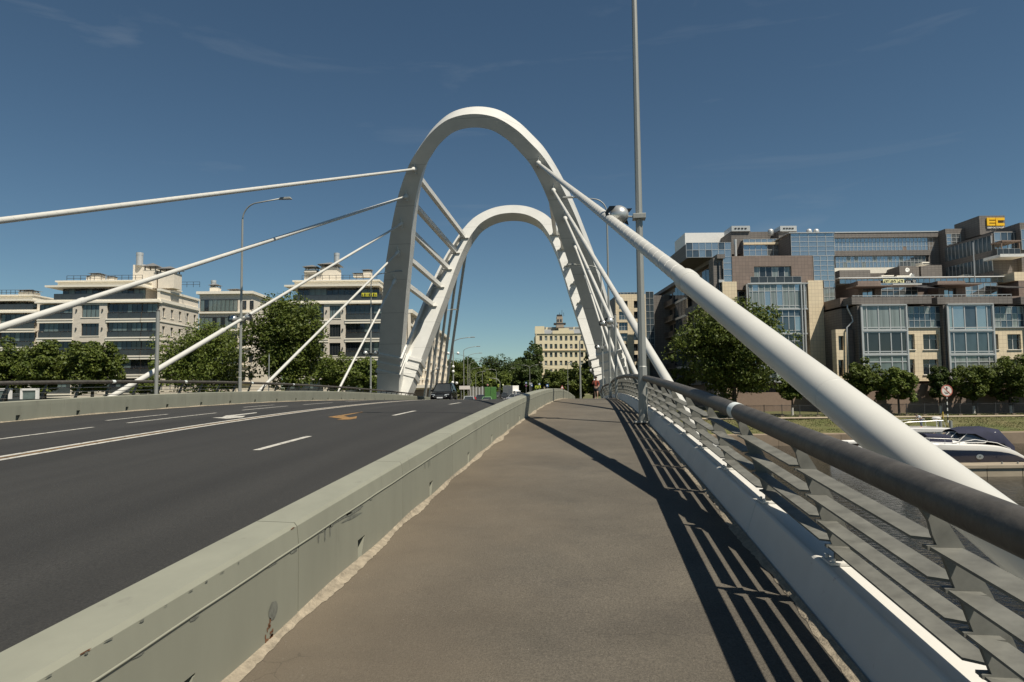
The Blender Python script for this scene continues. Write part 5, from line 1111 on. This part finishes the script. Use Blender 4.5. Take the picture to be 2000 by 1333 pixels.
def tree(label,px,pyt,d,wpx,pyb,zbase,leaf,seed,nleaf=9000,ls=.34,nclump=60,grp=None,shape='round',white=False,name='tree',dep=None):
    """crown from pixel row pyt down to pyb, wpx wide, d metres ahead"""
    nleaf=int(nleaf*1.7); nclump=int(nclump*1.35); rng=np.random.default_rng(seed); u,zt=UZ(px,pyt,d); _,zb=UZ(px,pyb,d); rx=wpx/FPX*d/2; rz=(zt-zb)/2; ry=dep or rx
    base=W(u,d,zbase); th=thing(name,label,'tree',base,group=grp)
    P,Fq,cs,cr_=crown_mesh(rng,rx*1.0,ry*.95,rz*1.0,nclump,nleaf,ls,shape); cen=np.array([base[0],base[1],(zt+zb)/2])
    me=np_mesh('crown',P+(cen-base),Fq,leaf); o=bpy.data.objects.new('crown',me); COL.objects.link(o); o.parent=th; reg(o,base)
    H=cen[2]-zbase; r0=.05+.018*(zt-zbase); b=MB()
    sw=rng.normal(size=2)*.15
    tip=base+np.array([sw[0],sw[1],H+rz*.35]); mid=base+np.array([sw[0]*.6,sw[1]*.2,H*.55])
    zz=zbase+min(1.25,max(.3,(zb-zbase)*.6))
    b.tube([base-np.array([0,0,.2]),base+np.array([0,0,.25]),mid,tip],[r0*1.35,r0,r0*.8,r0*.25],8)
    ends=cs[np.argsort(rng.random(len(cs)))[:10]]
    for e in ends:
        e=e+cen; s_=mid+(tip-mid)*min(max((e[2]-mid[2])/max(tip[2]-mid[2],.1)*.55,0),.8); b.tube([s_,(s_*.45+e*.55)+np.array([0,0,.25]),e],[r0*.42,r0*.28,r0*.1],5)
    t=b.build('trunk',M['bark'],th,smooth=True)
    if white:
        b=MB(); b.tube([base-np.array([0,0,.1]),base+np.array([0,0,.25]),base+np.array([0,0,1.15])],[r0*1.38,r0*1.06,r0*1.03],8,caps=False); b.build('whitewash',M['whitewash'],t,smooth=True)
    return th
def bz(d): return bankz(d)
GR='riverside trees in front of the glass complex'; GL='trees in front of the cream blocks'
tree('large broad dark green tree on the right, crown crossing behind the thick stay',1428,588,100,222,788,bz(100),M['leaf'],21,30000,.36,120,GR,dep=6.5)
tree('small tree half hidden below the thick stay beside the large tree',1545,735,100,56,788,bz(100),M['leaf'],22,4500,.3,30,GR,white=True)
tree('round topped tree just right of the thick stay',1686,704,101,74,776,bz(101),M['leaf'],23,8000,.3,40,GR)
tree('ragged light green tree second right of the thick stay',1752,716,99.5,82,790,bz(99.5),M['leaf_light'],24,7500,.34,36,GR)
tree('slim dark tree right behind the round no anchoring sign',1832,708,101,42,784,bz(101),M['leaf_dark'],25,4500,.3,26,GR,white=True)
tree('rounded tree with whitewashed trunk right of the round sign',1897,706,100,76,784,bz(100),M['leaf'],26,8000,.3,42,GR,white=True)
tree('tall full tree at the right edge of the picture',1968,694,100,88,786,bz(100),M['leaf'],27,10000,.3,48,GR,white=True)
tree('tree continuing the row just past the right picture edge',2040,700,100,80,784,bz(100),M['leaf'],28,6000,.32,40,GR)
tree('low bush by the river under the second right stay',1332,716,104,50,775,bz(104),M['leaf'],29,3500,.3,24,GR)
tree('leftmost dark tree below the top left stay',15,662,106,100,775,bz(106),M['leaf'],31,8000,.38,46,GL)
tree('second dark tree from the left picture edge',92,662,105,104,775,bz(105),M['leaf'],32,10000,.38,52,GL)
tree('third dark tree from the left with a pointed crown top',183,656,104,112,776,bz(104),M['leaf'],33,11000,.38,54,GL)
tree('wide light willow like tree left of the tall tree',398,634,108,178,778,bz(108),M['leaf_light'],34,22000,.32,120,GL)
tree('tall dense tree directly left of the middle stays',562,570,107,165,778,bz(107),M['leaf'],35,24000,.38,100,GL)
tree('low light green tree under the fourth left stay',655,690,104,80,778,bz(104),M['leaf_light'],36,7000,.3,40,GL)
tree('light green bush against the left arch leg',712,698,102,74,778,bz(102),M['leaf_light'],37,8000,.28,46,GL)
tree('small tree between the two left stays near the parapet',285,735,101,60,778,bz(101),M['leaf'],38,4000,.3,24,GL)
# avenue trees far down the street
GA='trees along the far avenue'
AV=[(900,706,190,44,778,'leaf','tree beside the tall cream building on the far left of the avenue'),(915,722,230,36,775,'leaf_light','lighter tree behind the left lamp row'),(940,716,260,60,776,'leaf','tree in the middle left of the avenue'),(966,694,300,84,776,'leaf_dark','tall dark tree in the centre of the avenue'),(1006,702,310,70,776,'leaf_dark','dark tree right of the avenue centre'),(985,728,250,38,772,'leaf_light','young light green tree above the white lorry'),(1016,722,240,34,772,'leaf_light','light green tree beside the double armed lamp'),(1037,664,262,46,776,'leaf_dark','tall dark poplar like tree left of the yellow block'),(1030,706,225,56,776,'leaf_dark','dense dark tree at the foot of the yellow block'),(1090,722,150,72,775,'leaf','tree in front of the yellow block'),(1125,712,140,56,778,'leaf','tree beside the lamp in front of the yellow block'),(1158,682,165,48,778,'leaf_dark','dark tree right of the yellow block'),(1175,700,130,60,780,'leaf','bushy tree behind the walking person'),(955,738,220,30,774,'leaf','small tree behind the green lorry')]
for i,(px,pt,dd_,wp,pb,lm,lab) in enumerate(AV):
    tree(lab,px,pt,dd_,wp,pb,-2.4,M[lm],60+i,9000 if wp<50 else 11000,.42 if dd_<200 else .62,60,GA)
P=[];rng=np.random.default_rng(5)          # the far wood closing the view, one mass
for i in range(36000):
    u=rng.uniform(-75,60); h=rng.random()**.7; P.append((u,rng.uniform(400,440),-2.4+h*(17+3*math.sin(u*.15)+2*math.sin(u*.43))))
P=np.array(P); n_=len(P); t=rng.normal(size=(n_,3)); t/=np.linalg.norm(t,axis=1)[:,None]; q=np.cross(t,rng.normal(size=(n_,3))); q/=np.linalg.norm(q,axis=1)[:,None]
Wp=np.array([W(*p) for p in P]); V=np.stack([Wp-t*.6,Wp+q*.5,Wp+t*.6,Wp-q*.5],1).reshape(-1,3)
me=np_mesh('far_wood',V,np.arange(n_*4).reshape(-1,4),M['leaf_dark']); o=bpy.data.objects.new('far_wood',me); COL.objects.link(o); o['kind']='stuff'; tag(o,'distant dark green wood closing the far end of the street','wood')
# grass tufts on the bank
P=[];n_=26000; u=rng.uniform(8,75,n_); dd_=rng.uniform(91.2,101,n_); ok=(dd_<96.8)|(dd_>97.6); u,dd_=u[ok],dd_[ok]; n_=len(u); h=rng.uniform(.03,.11,n_); a=rng.uniform(0,6.28,n_)
base=np.array([W(x,y,bankz(y)+.02) for x,y in zip(u,dd_)]); t=np.stack([np.cos(a),np.sin(a),0*a],1)*.06; top=np.stack([rng.normal(0,.05,n_),rng.normal(0,.05,n_),h],1)
V=np.stack([base-t,base+t,base+top+t*.2,base+top-t*.2],1).reshape(-1,3); me=np_mesh('grass',V,np.arange(n_*4).reshape(-1,4),mat('grass_blades',(.068,.088,.020),.8,col2=(.125,.115,.045),vscale=.3))
o=bpy.data.objects.new('grass',me); COL.objects.link(o); o['kind']='stuff'; tag(o,'short grass covering the far river bank','grass')
# ================================================================ riverside fence, sign, pontoon, boats
fd=98.3; fz=bankz(fd); u0,u1=8.,82.
fe=thing('riverside_fence','dark iron bar fence along the grass in front of the glass complex','fence',W((u0+u1)/2,fd,fz))
for i,x in enumerate(np.arange(u0,u1+.1,2.55)):
    cub('post',M['railing_dark'],x-.045,x+.045,fd-.045,fd+.045,fz,fz+1.75,fe); cub('footing',M['quay'],x-.25,x+.25,fd-.2,fd+.2,fz-.05,fz+.16,fe)
for z in(.25,1.6): cub('rail',M['railing_dark'],u0,u1,fd-.02,fd+.02,fz+z-.025,fz+z+.025,fe)
b=MB()
for x in np.arange(u0,u1,.17): b.cbox(x-.012,x+.012,fd-.012,fd+.012,fz+.15,fz+1.72)
o=b.build('bars',M['railing_dark'],fe,fix=False); o['kind']='stuff'
sd=94.5; c=at(1849,763.5,sd); zb=bankz(sd)
si=thing('river_sign','round white no anchoring sign with red ring on a striped pole','sign',np.array([c[0],c[1],zb]))
M['sign_white']=mat('sign_white',(.66,.62,.56),.6,var=.05); M['sign_red']=mat('faded_sign_red',(.45,.12,.08),.6)
AXF=(rt,np.array([0,0,1.]),-fwh)
b=MB(); b.lathe([(.76,-.02),(.80,0),(.80,.03),(.02,.035)],c,32,AXF); b.build('disc',M['sign_white'],si)
b=MB(); n=32
for i in range(n):
    a0,a1=2*math.pi*i/n,2*math.pi*(i+1)/n; q=[]
    for t_ in(.036,.05):
        for rr,aa in((.68,a0),(.80,a0),(.80,a1),(.68,a1)): q.append(c+rt*rr*math.cos(aa)+np.array([0,0,rr*math.sin(aa)])-fwh*t_)
    b.hexa(q)
b.build('red_ring',M['sign_red'],si)
b=MB(); e=(rt-np.array([0,0,1.]))/math.sqrt(2); g=(rt+np.array([0,0,1.]))/math.sqrt(2); b.box(c-fwh*.045,(1.3,.11,.012),(e,g,fwh)); b.build('red_bar',M['sign_red'],si)
b=MB(); b.box(c-fwh*.04+np.array([0,0,.03]),(.07,.01,.72),(rt,fwh,np.array([0,0,1.]))); b.box(c-fwh*.04+np.array([0,0,.27]),(.34,.01,.06),(rt,fwh,np.array([0,0,1.])))
b.tube([c-fwh*.042+rt*.3*math.cos(t_)+np.array([0,0,-.12+.24*math.sin(t_)]) for t_ in np.linspace(math.pi,2*math.pi,10)],.035,5); b.lathe([(.09,0),(.1,.01),(.05,.012)],c-fwh*.035+np.array([0,0,.42]),10,AXF); b.build('anchor_mark',M['ink'],si)
zz=zb; k=0
while zz<c[2]-.7:
    p0=np.array([c[0],c[1],zz])+fwh*.06; b=MB(); b.tube([p0,p0+np.array([0,0,.42])],.075,8); b.build('pole_band',M['ink'] if k%2 else M['white'],si); zz+=.42; k+=1
b=MB(); b.tube([at(1841,800,96.5)*[1,1,0]+[0,0,bankz(96.5)],at(1841,800,96.5)*[1,1,0]+[0,0,bankz(96.5)+.95]],.09,8); o=b.build('marker_post',mat('yellow_post',(.5,.36,.06),.6)); tag(o,'short yellow marker post beside the striped sign pole','post')
# pontoon
pd=58.
def slabs(th,u0,u1,d0,d1,z0,z1,m,n):
    for i in range(n): a=u0+(u1-u0)*i/n; cub('float',m,a+.03,a+(u1-u0)/n-.03,d0+.12,d1-.1,z0,z1-.28,th); cub('deck_panel',m,a+.01,a+(u1-u0)/n-.01,d0,d1,z1-.24,z1,th)
uA=UZ(1790,915,pd)[0]
po=thing('pontoon','long concrete floating pontoon in front of the navy hulled motor boat','pontoon',W(uA+9,pd,WZ)); slabs(po,uA,uA+30,pd,pd+2.2,WZ-.4,WZ+.95,M['dockc'],10)
for px in(1957,1988):
    p=at(px,905,pd+1); b=MB(); b.tube([np.array([p[0],p[1],WZ+.9]),np.array([p[0],p[1],WZ+1.12])],.07,6); b.build('bollard',M['pole'],po)
po2=thing('pontoon','small white topped landing stage left of the thick stay','pontoon',at(1680,872,77)); uB=UZ(1658,870,77)[0]; slabs(po2,uB,uB+9,77,79,WZ-.4,WZ+1.2,M['quay'],3); cub('deck_panel',M['white'],uB-.1,uB+3,76.9,79.1,WZ+1.2,WZ+1.4,po2)
p=at(1690,879,76.7); b=MB(); b.lathe([(.12,-.33),(.17,-.2),(.17,.2),(.12,.33)],p,10); o=b.build('life_buoy',mat('orange_buoy',(.6,.09,.02),.5),smooth=True); tag(o,'small orange buoy hanging on the white landing stage','buoy')
for i,(px,py) in enumerate(((1838,820),(1858,820))):
    p=at(px,850,72); zt_=UZ(px,py+2,72)[1]; b=MB(); b.tube([np.array([p[0],p[1],WZ-.5]),np.array([p[0],p[1],zt_])],.16,10); o=b.build('mooring_pile',M['pole'],autosmooth=40); tag(o,('left' if i==0 else 'right')+' one of two grey mooring piles behind the motor boats','pile','mooring piles')
M['gel']=mat('white_gelcoat',(.72,.70,.66),.25,coat=.5); M['navy']=mat('navy_hull',(.008,.011,.028),.2,coat=.6); M['canvas']=mat('navy_canvas',(.012,.014,.035),.85,var=.2,vscale=2); M['tint']=mat('tinted_screen',(.10,.11,.12),.08,metal=.5)
def hull(L_,B,H,rake,n=14,flare=.78,z0=0.,sheer=.25):
    """local: x forward, returns loft rows (x, half-beam at deck, deck z)"""
    R=[]
    for i in range(n+1):
        t=i/n; x=-L_/2+L_*t; hb=B/2*(1-max(0,(t-.45)/.55)**2.3)*(.93+.07*min(1,t*4)); R.append((x,max(hb,.02),H+sheer*(t**2)))
    return R
def loft(R,prof):    # prof: list of (frac of half beam, frac of deck z, x shift*t)
    b=MB(); m=len(prof)*2
    for (x,hb,dz) in R:
        L1=[(x,-hb*f,dz*g) for f,g in prof]; b.v+=L1+[(a,-y,z) for a,y,z in L1[::-1]]
    for k in range(len(R)-1):
        for i in range(m-1): a=k*m+i; b.f.append((a,a+1,a+m+1,a+m))
        b.f.append((k*m+m-1,k*m,(k+1)*m,(k+1)*m+m-1))
    b.f.append(tuple(range(m))); b.f.append(tuple((len(R)-1)*m+i for i in range(m))[::-1]); return b
def cruiser(loc,rz):
    th=thing('motor_boat','white motor boat with navy hull and navy canvas canopy moored at the pontoon','boat',loc,rz,local=True)
    L_,B=10.4,3.2; n=26; R=[]                       # x forward; the sheer line sweeps down to the stern
    for i in range(n+1):
        t=i/n; x=-L_/2+L_*t; hb=B/2*(.90+.10*min(1,t*5))*(1-max(0,(t-.5)/.5)**2.4)
        dz=float(np.interp(t,[0,.035,.08,.15,.25,.4,.6,1],[.95,1.15,1.42,1.72,1.95,2.08,2.15,2.3])); R.append((x,max(hb,.03),dz))
    loft(R,[(.15,-.5),(.74,-.3),(.93,.25),(.985,.55),(.992,.76)]).build('hull',M['navy'],th,autosmooth=50)
    loft(R,[(.994,.765),(1.012,.84),(1.0,.97),(.90,1.02)]).build('topside',M['gel'],th,autosmooth=45)
    loft([(x,hb*.9,dz) for x,hb,dz in R[13:25]],[(.99,.98),(.82,1.10),(.4,1.17)]).build('foredeck',M['gel'],th,autosmooth=50)
    H=2.12
    b=loft([(x,hb*.80,dz) for x,hb,dz in R[16:22]],[(.99,1.06),(.8,1.30),(.4,1.36)]); b.build('foredeck_cover',M['canvas'],th,autosmooth=50)
    half_=[(1.75,0),(1.5,.62),(.8,1.18),(-1.6,1.36)]; full_=[(x,-y) for x,y in half_[::-1]]+half_[1:]; b=MB()
    for x,y in full_: b.v+= [(x,y,H+.12),(x-1.15,y*.86,H+1.0)]
    b.f=[(2*i,2*i+1,2*i+3,2*i+2) for i in range(len(full_)-1)]; b.build('windscreen',M['tint'],th,fix=False)
    b=MB(); b.tube([(x-1.15,y*.86,H+1.0) for x,y in full_],.035,6); b.tube([(x,y,H+.12) for x,y in full_],.045,6)
    for x,y in full_: b.tube([(x,y,H+.12),(x-1.15,y*.86,H+1.0)],.035,5)
    b.build('screen_frame',M['gel'],th)
    for s_ in(-1,1):
        b=MB(); b.tube([(1.4,s_*1.4,H+.1),(-.6,s_*1.5,H+.42),(-2.6,s_*1.48,H+.1),(-3.8,s_*1.45,H-.42)],.035,6); b.build('side_moulding',M['gel'],th,smooth=True)
    rows=[(.55,1.02,H+.98,H+1.18),(-.8,1.30,H+.95,H+1.42),(-2.2,1.38,H+.9,H+1.42),(-3.3,1.36,H+.75,H+1.22),(-4.3,1.30,H-.25,H+.15)]; b=MB()
    for x,y,z0,z1 in rows: b.v+= [(x,-y*1.03,z0-(.05 if x>-1.5 else .75)),(x,-y,z0),(x,-y*.6,z1),(x,0,z1+.06),(x,y*.6,z1),(x,y,z0),(x,y*1.03,z0-(.05 if x>-1.5 else .75))]
    for k in range(len(rows)-1):
        for i in range(6): a=k*7+i; b.f.append((a,a+1,a+8,a+7))
    b.f.append(tuple(range(28,35))); b.build('canopy',M['canvas'],th,autosmooth=60,fix=False)
    for s_ in(-1,1):
        b=MB(); pts=[(x,s_*hb*.93,dz+.45) for i,(x,hb,dz) in enumerate(R) if 15<=i<=26]; b.tube(pts,.022,6)
        for i in(15,18,21,24): x,hb,dz=R[i]; b.tube([(x,s_*hb*.95,dz),(x,s_*hb*.93,dz+.45)],.016,5)
        b.build('guard_rail',M['alu'],th)
        b=MB(); b.lathe([(.13,0),(.22,.02),(.22,.035),(.13,.04)],(-.9,s_*1.555,1.05),16,((1.5,0,0),(0,0,1),(0,s_,0))); o=b.build('porthole',M['rim'],th)
        b=MB(); b.lathe([(.14,.0),(.02,.05)],(-.9,s_*1.56,1.05),14,((1.5,0,0),(0,0,1),(0,s_,0))); b.build('porthole_glass',M['ink'],o)
    b=MB(); b.box((-L_/2-.3,0,.78),(.75,2.5,.1)); b.build('swim_platform',M['gel'],th,bevel=.03)
    b=MB(); b.tube([(-L_/2-.6,-.9,.8),(-L_/2-.75,-.9,1.35)],.025,6); b.tube([(-L_/2-.6,-1.2,.8),(-L_/2-.75,-1.2,1.35)],.025,6); b.build('ladder',M['alu'],th)
bd=61.6; us=UZ(1984,900,bd)[0]
cruiser(tuple(W(us-5.2,bd,WZ+.4)),YAW+math.pi+.04)
def flybridge(loc,rz):
    th=thing('flybridge_boat','white motor yacht with flybridge and radar dome, half hidden by the thick stay','boat',loc,rz,local=True)
    L_,B,H=12,3.8,1.9; R=hull(L_,B,H,.3,16,sheer=.4)
    loft(R,[(.2,-.2),(.8,-.1),(.93,.4),(1.,.95),(.93,1.02)]).build('hull',M['gel'],th,autosmooth=50)
    b=MB(); b.hexa([(-4.2,-1.5,H),(-4.2,1.5,H),(2.9,1.3,H),(2.9,-1.3,H),(-3.9,-1.4,H+1.75),(-3.9,1.4,H+1.75),(.9,1.2,H+1.75),(.9,-1.2,H+1.75)]); b.build('cabin',M['gel'],th,bevel=.12)
    b=MB(); b.hexa([(-3.0,-1.53,H+.75),(-3.0,1.53,H+.75),(2.35,1.36,H+.75),(2.35,-1.36,H+.75),(-3.0,-1.46,H+1.4),(-3.0,1.46,H+1.4),(1.35,1.28,H+1.4),(1.35,-1.28,H+1.4)]); b.build('cabin_windows',M['glass_smoke'],th)
    b=MB(); b.hexa([(-5.2,-1.75,H+1.78),(-5.2,1.75,H+1.78),(1.5,1.4,H+1.78),(1.5,-1.4,H+1.78),(-5.4,-1.8,H+2.25),(-5.4,1.8,H+2.25),(.9,1.45,H+2.35),(.9,-1.45,H+2.35)]); b.build('flybridge',M['gel'],th,bevel=.12)
    for s_ in(-1,1):
        b=MB(); b.tube([(-4.9,s_*1.65,H+2.2),(-4.7,s_*1.55,H+3.0),(-1.2,s_*1.4,H+2.85),(.6,s_*1.3,H+2.3)],.03,6); b.build('rail',M['alu'],th)
        b=MB(); b.hexa([(-4.8,s_*1.5-.08,H),(-4.0,s_*1.5-.08,H),(-4.0,s_*1.5+.08,H),(-4.8,s_*1.5+.08,H),(-4.4,s_*1.5-.08,H+1.8),(-3.9,s_*1.5-.08,H+1.8),(-3.9,s_*1.5+.08,H+1.8),(-4.4,s_*1.5+.08,H+1.8)]); b.build('roof_pillar',M['gel'],th)
    b=MB(); b.tube([(-5.0,0,H+2.3),(-5.0,0,H+3.0)],.05,6); b.lathe([(.30,3.0+H),(.42,3.08+H),(.42,3.22+H),(.25,3.32+H)],(-5.0,0,0),16); b.build('radar',M['gel'],th,autosmooth=40)
    b=MB(); b.lathe([(.12,0),(.12,.01),(.03,.02)],(-5.0,-1.83,H+2.05),10,((1,0,0),(0,0,1),(0,-1,0))); b.build('porthole',M['ink'],th)
    return th
fd_=70.; uf=UZ(1800,850,fd_)[0]-3.4
fbt=flybridge(tuple(W(uf,fd_,WZ-.75)),YAW+math.pi)
p=at(1792,832,fd_); zfly=WZ-.75+1.9+2.25
def crew():
    loc=W(UZ(1793,830,fd_)[0],fd_-.4,zfly); th=thing('person','person in pale shirt bending forward on the upper deck of the yacht','person',loc,YAW,local=True)
    J=[((.12,0,.86),.12,.11),((.02,0,1.05),.13,.10),((-.17,0,1.16),.15,.11),((-.29,0,1.20),.055),((-.36,0,1.22),.08,.09),((-.46,0,1.20),.07,.08),
       ((-.18,-.17,1.12),.055),((-.30,-.20,.90),.042),((-.45,-.16,.78),.035),((-.18,.17,1.12),.055),((-.30,.20,.90),.042),((-.45,.16,.78),.035),
       ((.12,-.09,.80),.09),((.06,-.10,.45),.06),((.10,-.10,.08),.042),((-.03,-.10,.04),.035),((.12,.09,.80),.09),((.10,.10,.45),.06),((.14,.10,.08),.042),((.0,.10,.04),.035)]
    E_=[(0,1),(1,2),(2,3),(3,4),(4,5),(2,6),(6,7),(7,8),(2,9),(9,10),(10,11),(0,12),(12,13),(13,14),(14,15),(0,16),(16,17),(17,18),(18,19)]
    skin_body('body',J,E_,M['skin'],th)
    k=[((.14,0,.86),.145,.13),((.02,0,1.06),.15,.12),((-.17,0,1.17),.17,.13),((-.26,0,1.20),.08),((-.18,-.18,1.12),.075),((-.27,-.205,.97),.062),((-.18,.18,1.12),.075),((-.27,.205,.97),.062)]
    skin_body('shirt',k,[(0,1),(1,2),(2,3),(2,4),(4,5),(2,6),(6,7)],M['shirt'],th)
    k=[((.13,0,.86),.14,.12),((.12,-.09,.78),.105),((.06,-.10,.45),.08),((.10,-.10,.12),.06),((.12,.09,.78),.105),((.10,.10,.45),.08),((.14,.10,.12),.06)]
    skin_body('trousers',k,[(0,1),(1,2),(2,3),(0,4),(4,5),(5,6)],M['jeans'],th)
    b=MB(); b.lathe([(.095,-.02),(.10,.04),(.07,.10),(.02,.12)],(-.41,0,1.235),12); b.build('hair',M['hair'],th,smooth=True)
crew()
# ================================================================ street furniture beyond the bridge
def slamp(label,px,pyt,d,side,zb=-2.1,arm=2.6,double=False,r=.10,balls=(),grp='lamp posts along the far street'):
    u,zt=UZ(px,pyt,d); base=W(u,d,zb); th=thing('street_lamp',label,'street lamp',base,group=grp); top=W(u,d,zt)
    b=MB(); b.tube([base,top-np.array([0,0,.8])],[r,r*.6],8); b.build('pole',M['pole'],th)
    for s_ in((-1,1) if double else (side,)):
        b=MB(); pts=[W(u+s_*arm*(1-math.cos(t)),d,zt-.9+.85*math.sin(t)) for t in np.linspace(0,1.5,8)]; b.tube(pts,r*.45,6); b.build('arm',M['pole'],th,smooth=True)
        b=MB(); b.cbox(u+s_*arm*.95-.35,u+s_*arm*.95+.35,d-.13,d+.13,zt-.1,zt+.04); b.build('lamp_head',M['pole'],th,bevel=.03)
    for dz,du in balls:
        c=W(u+du,d-.15,zb+dz); b=MB(); b.lathe([(.05,-.24),(.2,-.14),(.24,0),(.2,.14),(.05,.24)],c,12); b.build('ball_light',M['white'],th,smooth=True)
    return th
slamp('nearest lamp of the left row beyond the arch, with ball lights and wires',885,659,112,1,-1.5,3.4,r=.13,balls=((8.4,-.8),(8.4,.8),(6.2,0),(5.4,0),(3.6,-.1),(3.5,.55)))
for i,(px,py,d_) in enumerate(((905.5,677,132),(913.5,690,152),(917.5,706,175),(920.5,718,200),(929,726,225),(942,722,250))): slamp(['second','third','fourth','fifth','sixth','last'][i]+' lamp in the left row along the far street',px,py,d_,1,-2.1,3.0)
slamp('double armed lamp in front of the dark trees left of the yellow block',1034.5,713,185,1,arm=2.0,double=True)
slamp('slim lamp in the middle of the avenue',952.5,724,260,-1,arm=2.5); slamp('lamp with short arm above the white lorry',969.5,721,240,-1,arm=2.2); slamp('lamp right of the avenue centre before the dark trees',1012,719,230,-1,arm=2.2)
slamp('tall grey lamp in front of the yellow block',1132,655,92,1,-.9,2.2,r=.14); slamp('thin post in front of the yellow block windows',1108.5,708,120,1,-1.6,.4,r=.06); slamp('post with ball lights behind the walking person',1161,680,100,1,-1.0,.3,r=.07,balls=((4.6,-.55),(4.6,.55)))
def sign(label,px,py,d,wpx,hpx,m,shape='rect',pole=True,zb=-2.1,face=None):
    u,z=UZ(px,py,d); w_,h_=wpx/FPX*d/2,hpx/FPX*d/2; th=thing('traffic_sign',label,'sign',W(u,d,zb),group='traffic signs at the far crossing')
    b=MB()
    if shape=='rect': b.cbox(u-w_,u+w_,d,d+.05,z-h_,z+h_)
    elif shape=='tri': b.prism([(-w_,-h_),(w_,-h_),(0,h_)],W(u,d,z),rt,(0,0,1),fwh,.05)
    else: b.lathe([(w_,0),(w_,.04),(.02,.045)],W(u,d,z),20,AXF)
    b.build('panel',m,th,bevel=.01)
    if face: 
        b=MB(); fw_,fh=w_*.55,h_*.5
        if shape=='tri': b.prism([(-w_*.62,-h_*.72),(w_*.62,-h_*.72),(0,h_*.55)],W(u,d-.02,z),rt,(0,0,1),fwh,.02)
        elif shape=='disc': b.lathe([(w_*.7,.046),(w_*.7,.06),(.02,.062)],W(u,d,z),20,AXF)
        else: b.cbox(u-fw_,u+fw_,d-.03,d-.005,z-fh,z+fh)
        b.build('symbol',face,th)
    if pole: b=MB(); b.tube([W(u,d+.09,zb),W(u,d+.09,z+h_)],.045,6); b.build('pole',M['pole'],th)
    return th
M['s_blue']=mat('sign_blue',(.03,.12,.34),.5); M['s_yel']=mat('sign_fluorescent',(.62,.72,.08),.5); M['s_red']=mat('sign_red',(.5,.05,.04),.5); M['s_back']=mat('sign_back',(.35,.36,.36),.5)
sign('left one of two fluorescent yellow crossing signs',1047.5,756.5,120,5,5,M['s_yel'],face=M['ink'],zb=-1.7); sign('right one of two fluorescent yellow crossing signs',1053.5,756,119,5,5,M['s_yel'],face=M['ink'],zb=-1.7)
sign('round blue sign above the right yellow crossing sign',1053.5,750.8,119,4.2,4.2,M['s_blue'],'disc',zb=-1.7,face=M['white'])
sign('blue pedestrian crossing sign over the parapet crest',1069,753.5,112,4.6,5,M['s_blue'],face=M['white'],zb=-1.5)
sign('triangular red and white warning sign above the parapet crest',1098,756.5,104,7,7,M['s_red'],'tri',face=M['white'],zb=-1.2)
sign('fluorescent crossing sign hung on the mast arm above the street',957.5,741.5,200,4.2,4.4,M['s_yel'],face=M['ink'],pole=False,zb=7); sign('fluorescent crossing sign on the right pole below the mast arm',974.5,753.5,200,4.2,4.2,M['s_yel'],face=M['ink'])
sign('round no stopping sign left of the double armed lamp',1027.5,754,170,3.4,3.4,M['s_red'],'disc',face=M['s_blue']); sign('small blue sign stacked over the round no stopping sign',1027.5,748.5,170,3.6,4,M['s_blue'],face=M['white'])
sign('blue information sign beside the double armed lamp',1038.5,753.5,168,4,4,M['s_blue'],face=M['white']); sign('grey sign back on the double armed lamp',1036.5,750,184,6,4,M['s_back'],pole=False,zb=0)
sign('round yellow and white priority sign over the green lorry',952.5,752.2,195,3.4,3.4,M['sign_white'],'disc',face=M['s_red']); sign('diamond like priority sign right of the lorry',982.5,752,190,3.4,3.4,M['s_yel'],'disc',face=M['white'])
b=MB(); pts=[W(*UZ(976.5,765,200)[:1],200,-2.1)]; uM=UZ(976.5,760,200)[0]; zM=UZ(970,740,200)[1]; uN=UZ(955,740,200)[0]; b.tube([W(uM,200,-2.1),W(uM,200,zM-1),W(uM-.6,200,zM-.2),W(uM-1.4,200,zM),W(uN,200,zM+.3)],.09,6); o=b.build('mast_arm',M['pole'],smooth=True); tag(o,'grey curved mast arm reaching over the far street','mast')
th=thing('billboard','white information board at the end of the left parapet','board',at(905,758,115)); q=rect(897,754,918,761,115); box('panel',th,M['sign_white'],q[0],q[1],115,115.1,q[2],q[3]); 
for x in(q[0]+.3,q[1]-.3): b=MB(); b.tube([W(x,115.15,-1.6),W(x,115.15,q[3])],.05,6); b.build('post',M['pole'],th)
th=thing('hoarding','grey slatted construction hoarding beside the left lamp row','fence',at(925,770,180))
for i in range(10): x=917+i*3.0; q=rect(x,757-(i%3),x+2.8,776,180); cub('hoarding_panel',M['galv'] if i%2 else M['alu'],q[0],q[1],180,180.12,-2.1,q[3],th)
# overhead wires
for i,(a,c) in enumerate((((887,691,112),(1150,724,92)),((887,700,112),(1130,712,92)),((906,697,132),(1060,722,185)))):
    p,q=at(*a),at(*c); b=MB(); b.tube([p+(q-p)*t-np.array([0,0,2.0*t*(1-t)]) for t in np.linspace(0,1,14)],.016,4); o=b.build('overhead_wire',M['dark']); tag(o,['upper thin wire spanning from the left lamp to the right lamp','lower thin wire from the left lamp pole over the street','short thin wire over the avenue before the trees'][i],'wire')
for i,(px0,px1) in enumerate(((0,20),(39,73))):
    q=rect(px0-12 if i==0 else px0,756,px1,775,60); th=thing('equipment_cabinet',['white framed cabinet at the left picture edge behind the railing','white framed cabinet behind the far railing near the left edge'][i],'cabinet',at((px0+px1)/2,775,60))
    dL=23.2; u0,u1,z0,z1=rect(px0-25 if i==0 else px0,759,px1,780,dL); cub('case',M['glass_mid'],u0+.08,u1-.08,dL+.03,dL+.07,z0,z1-.05,th)
    for a,c,e,f_ in((u0,u1,z1-.07,z1),(u0,u0+.07,z0,z1),(u1-.07,u1,z0,z1)): cub('frame',M['white'],a,c,dL,dL+.1,e,f_,th)
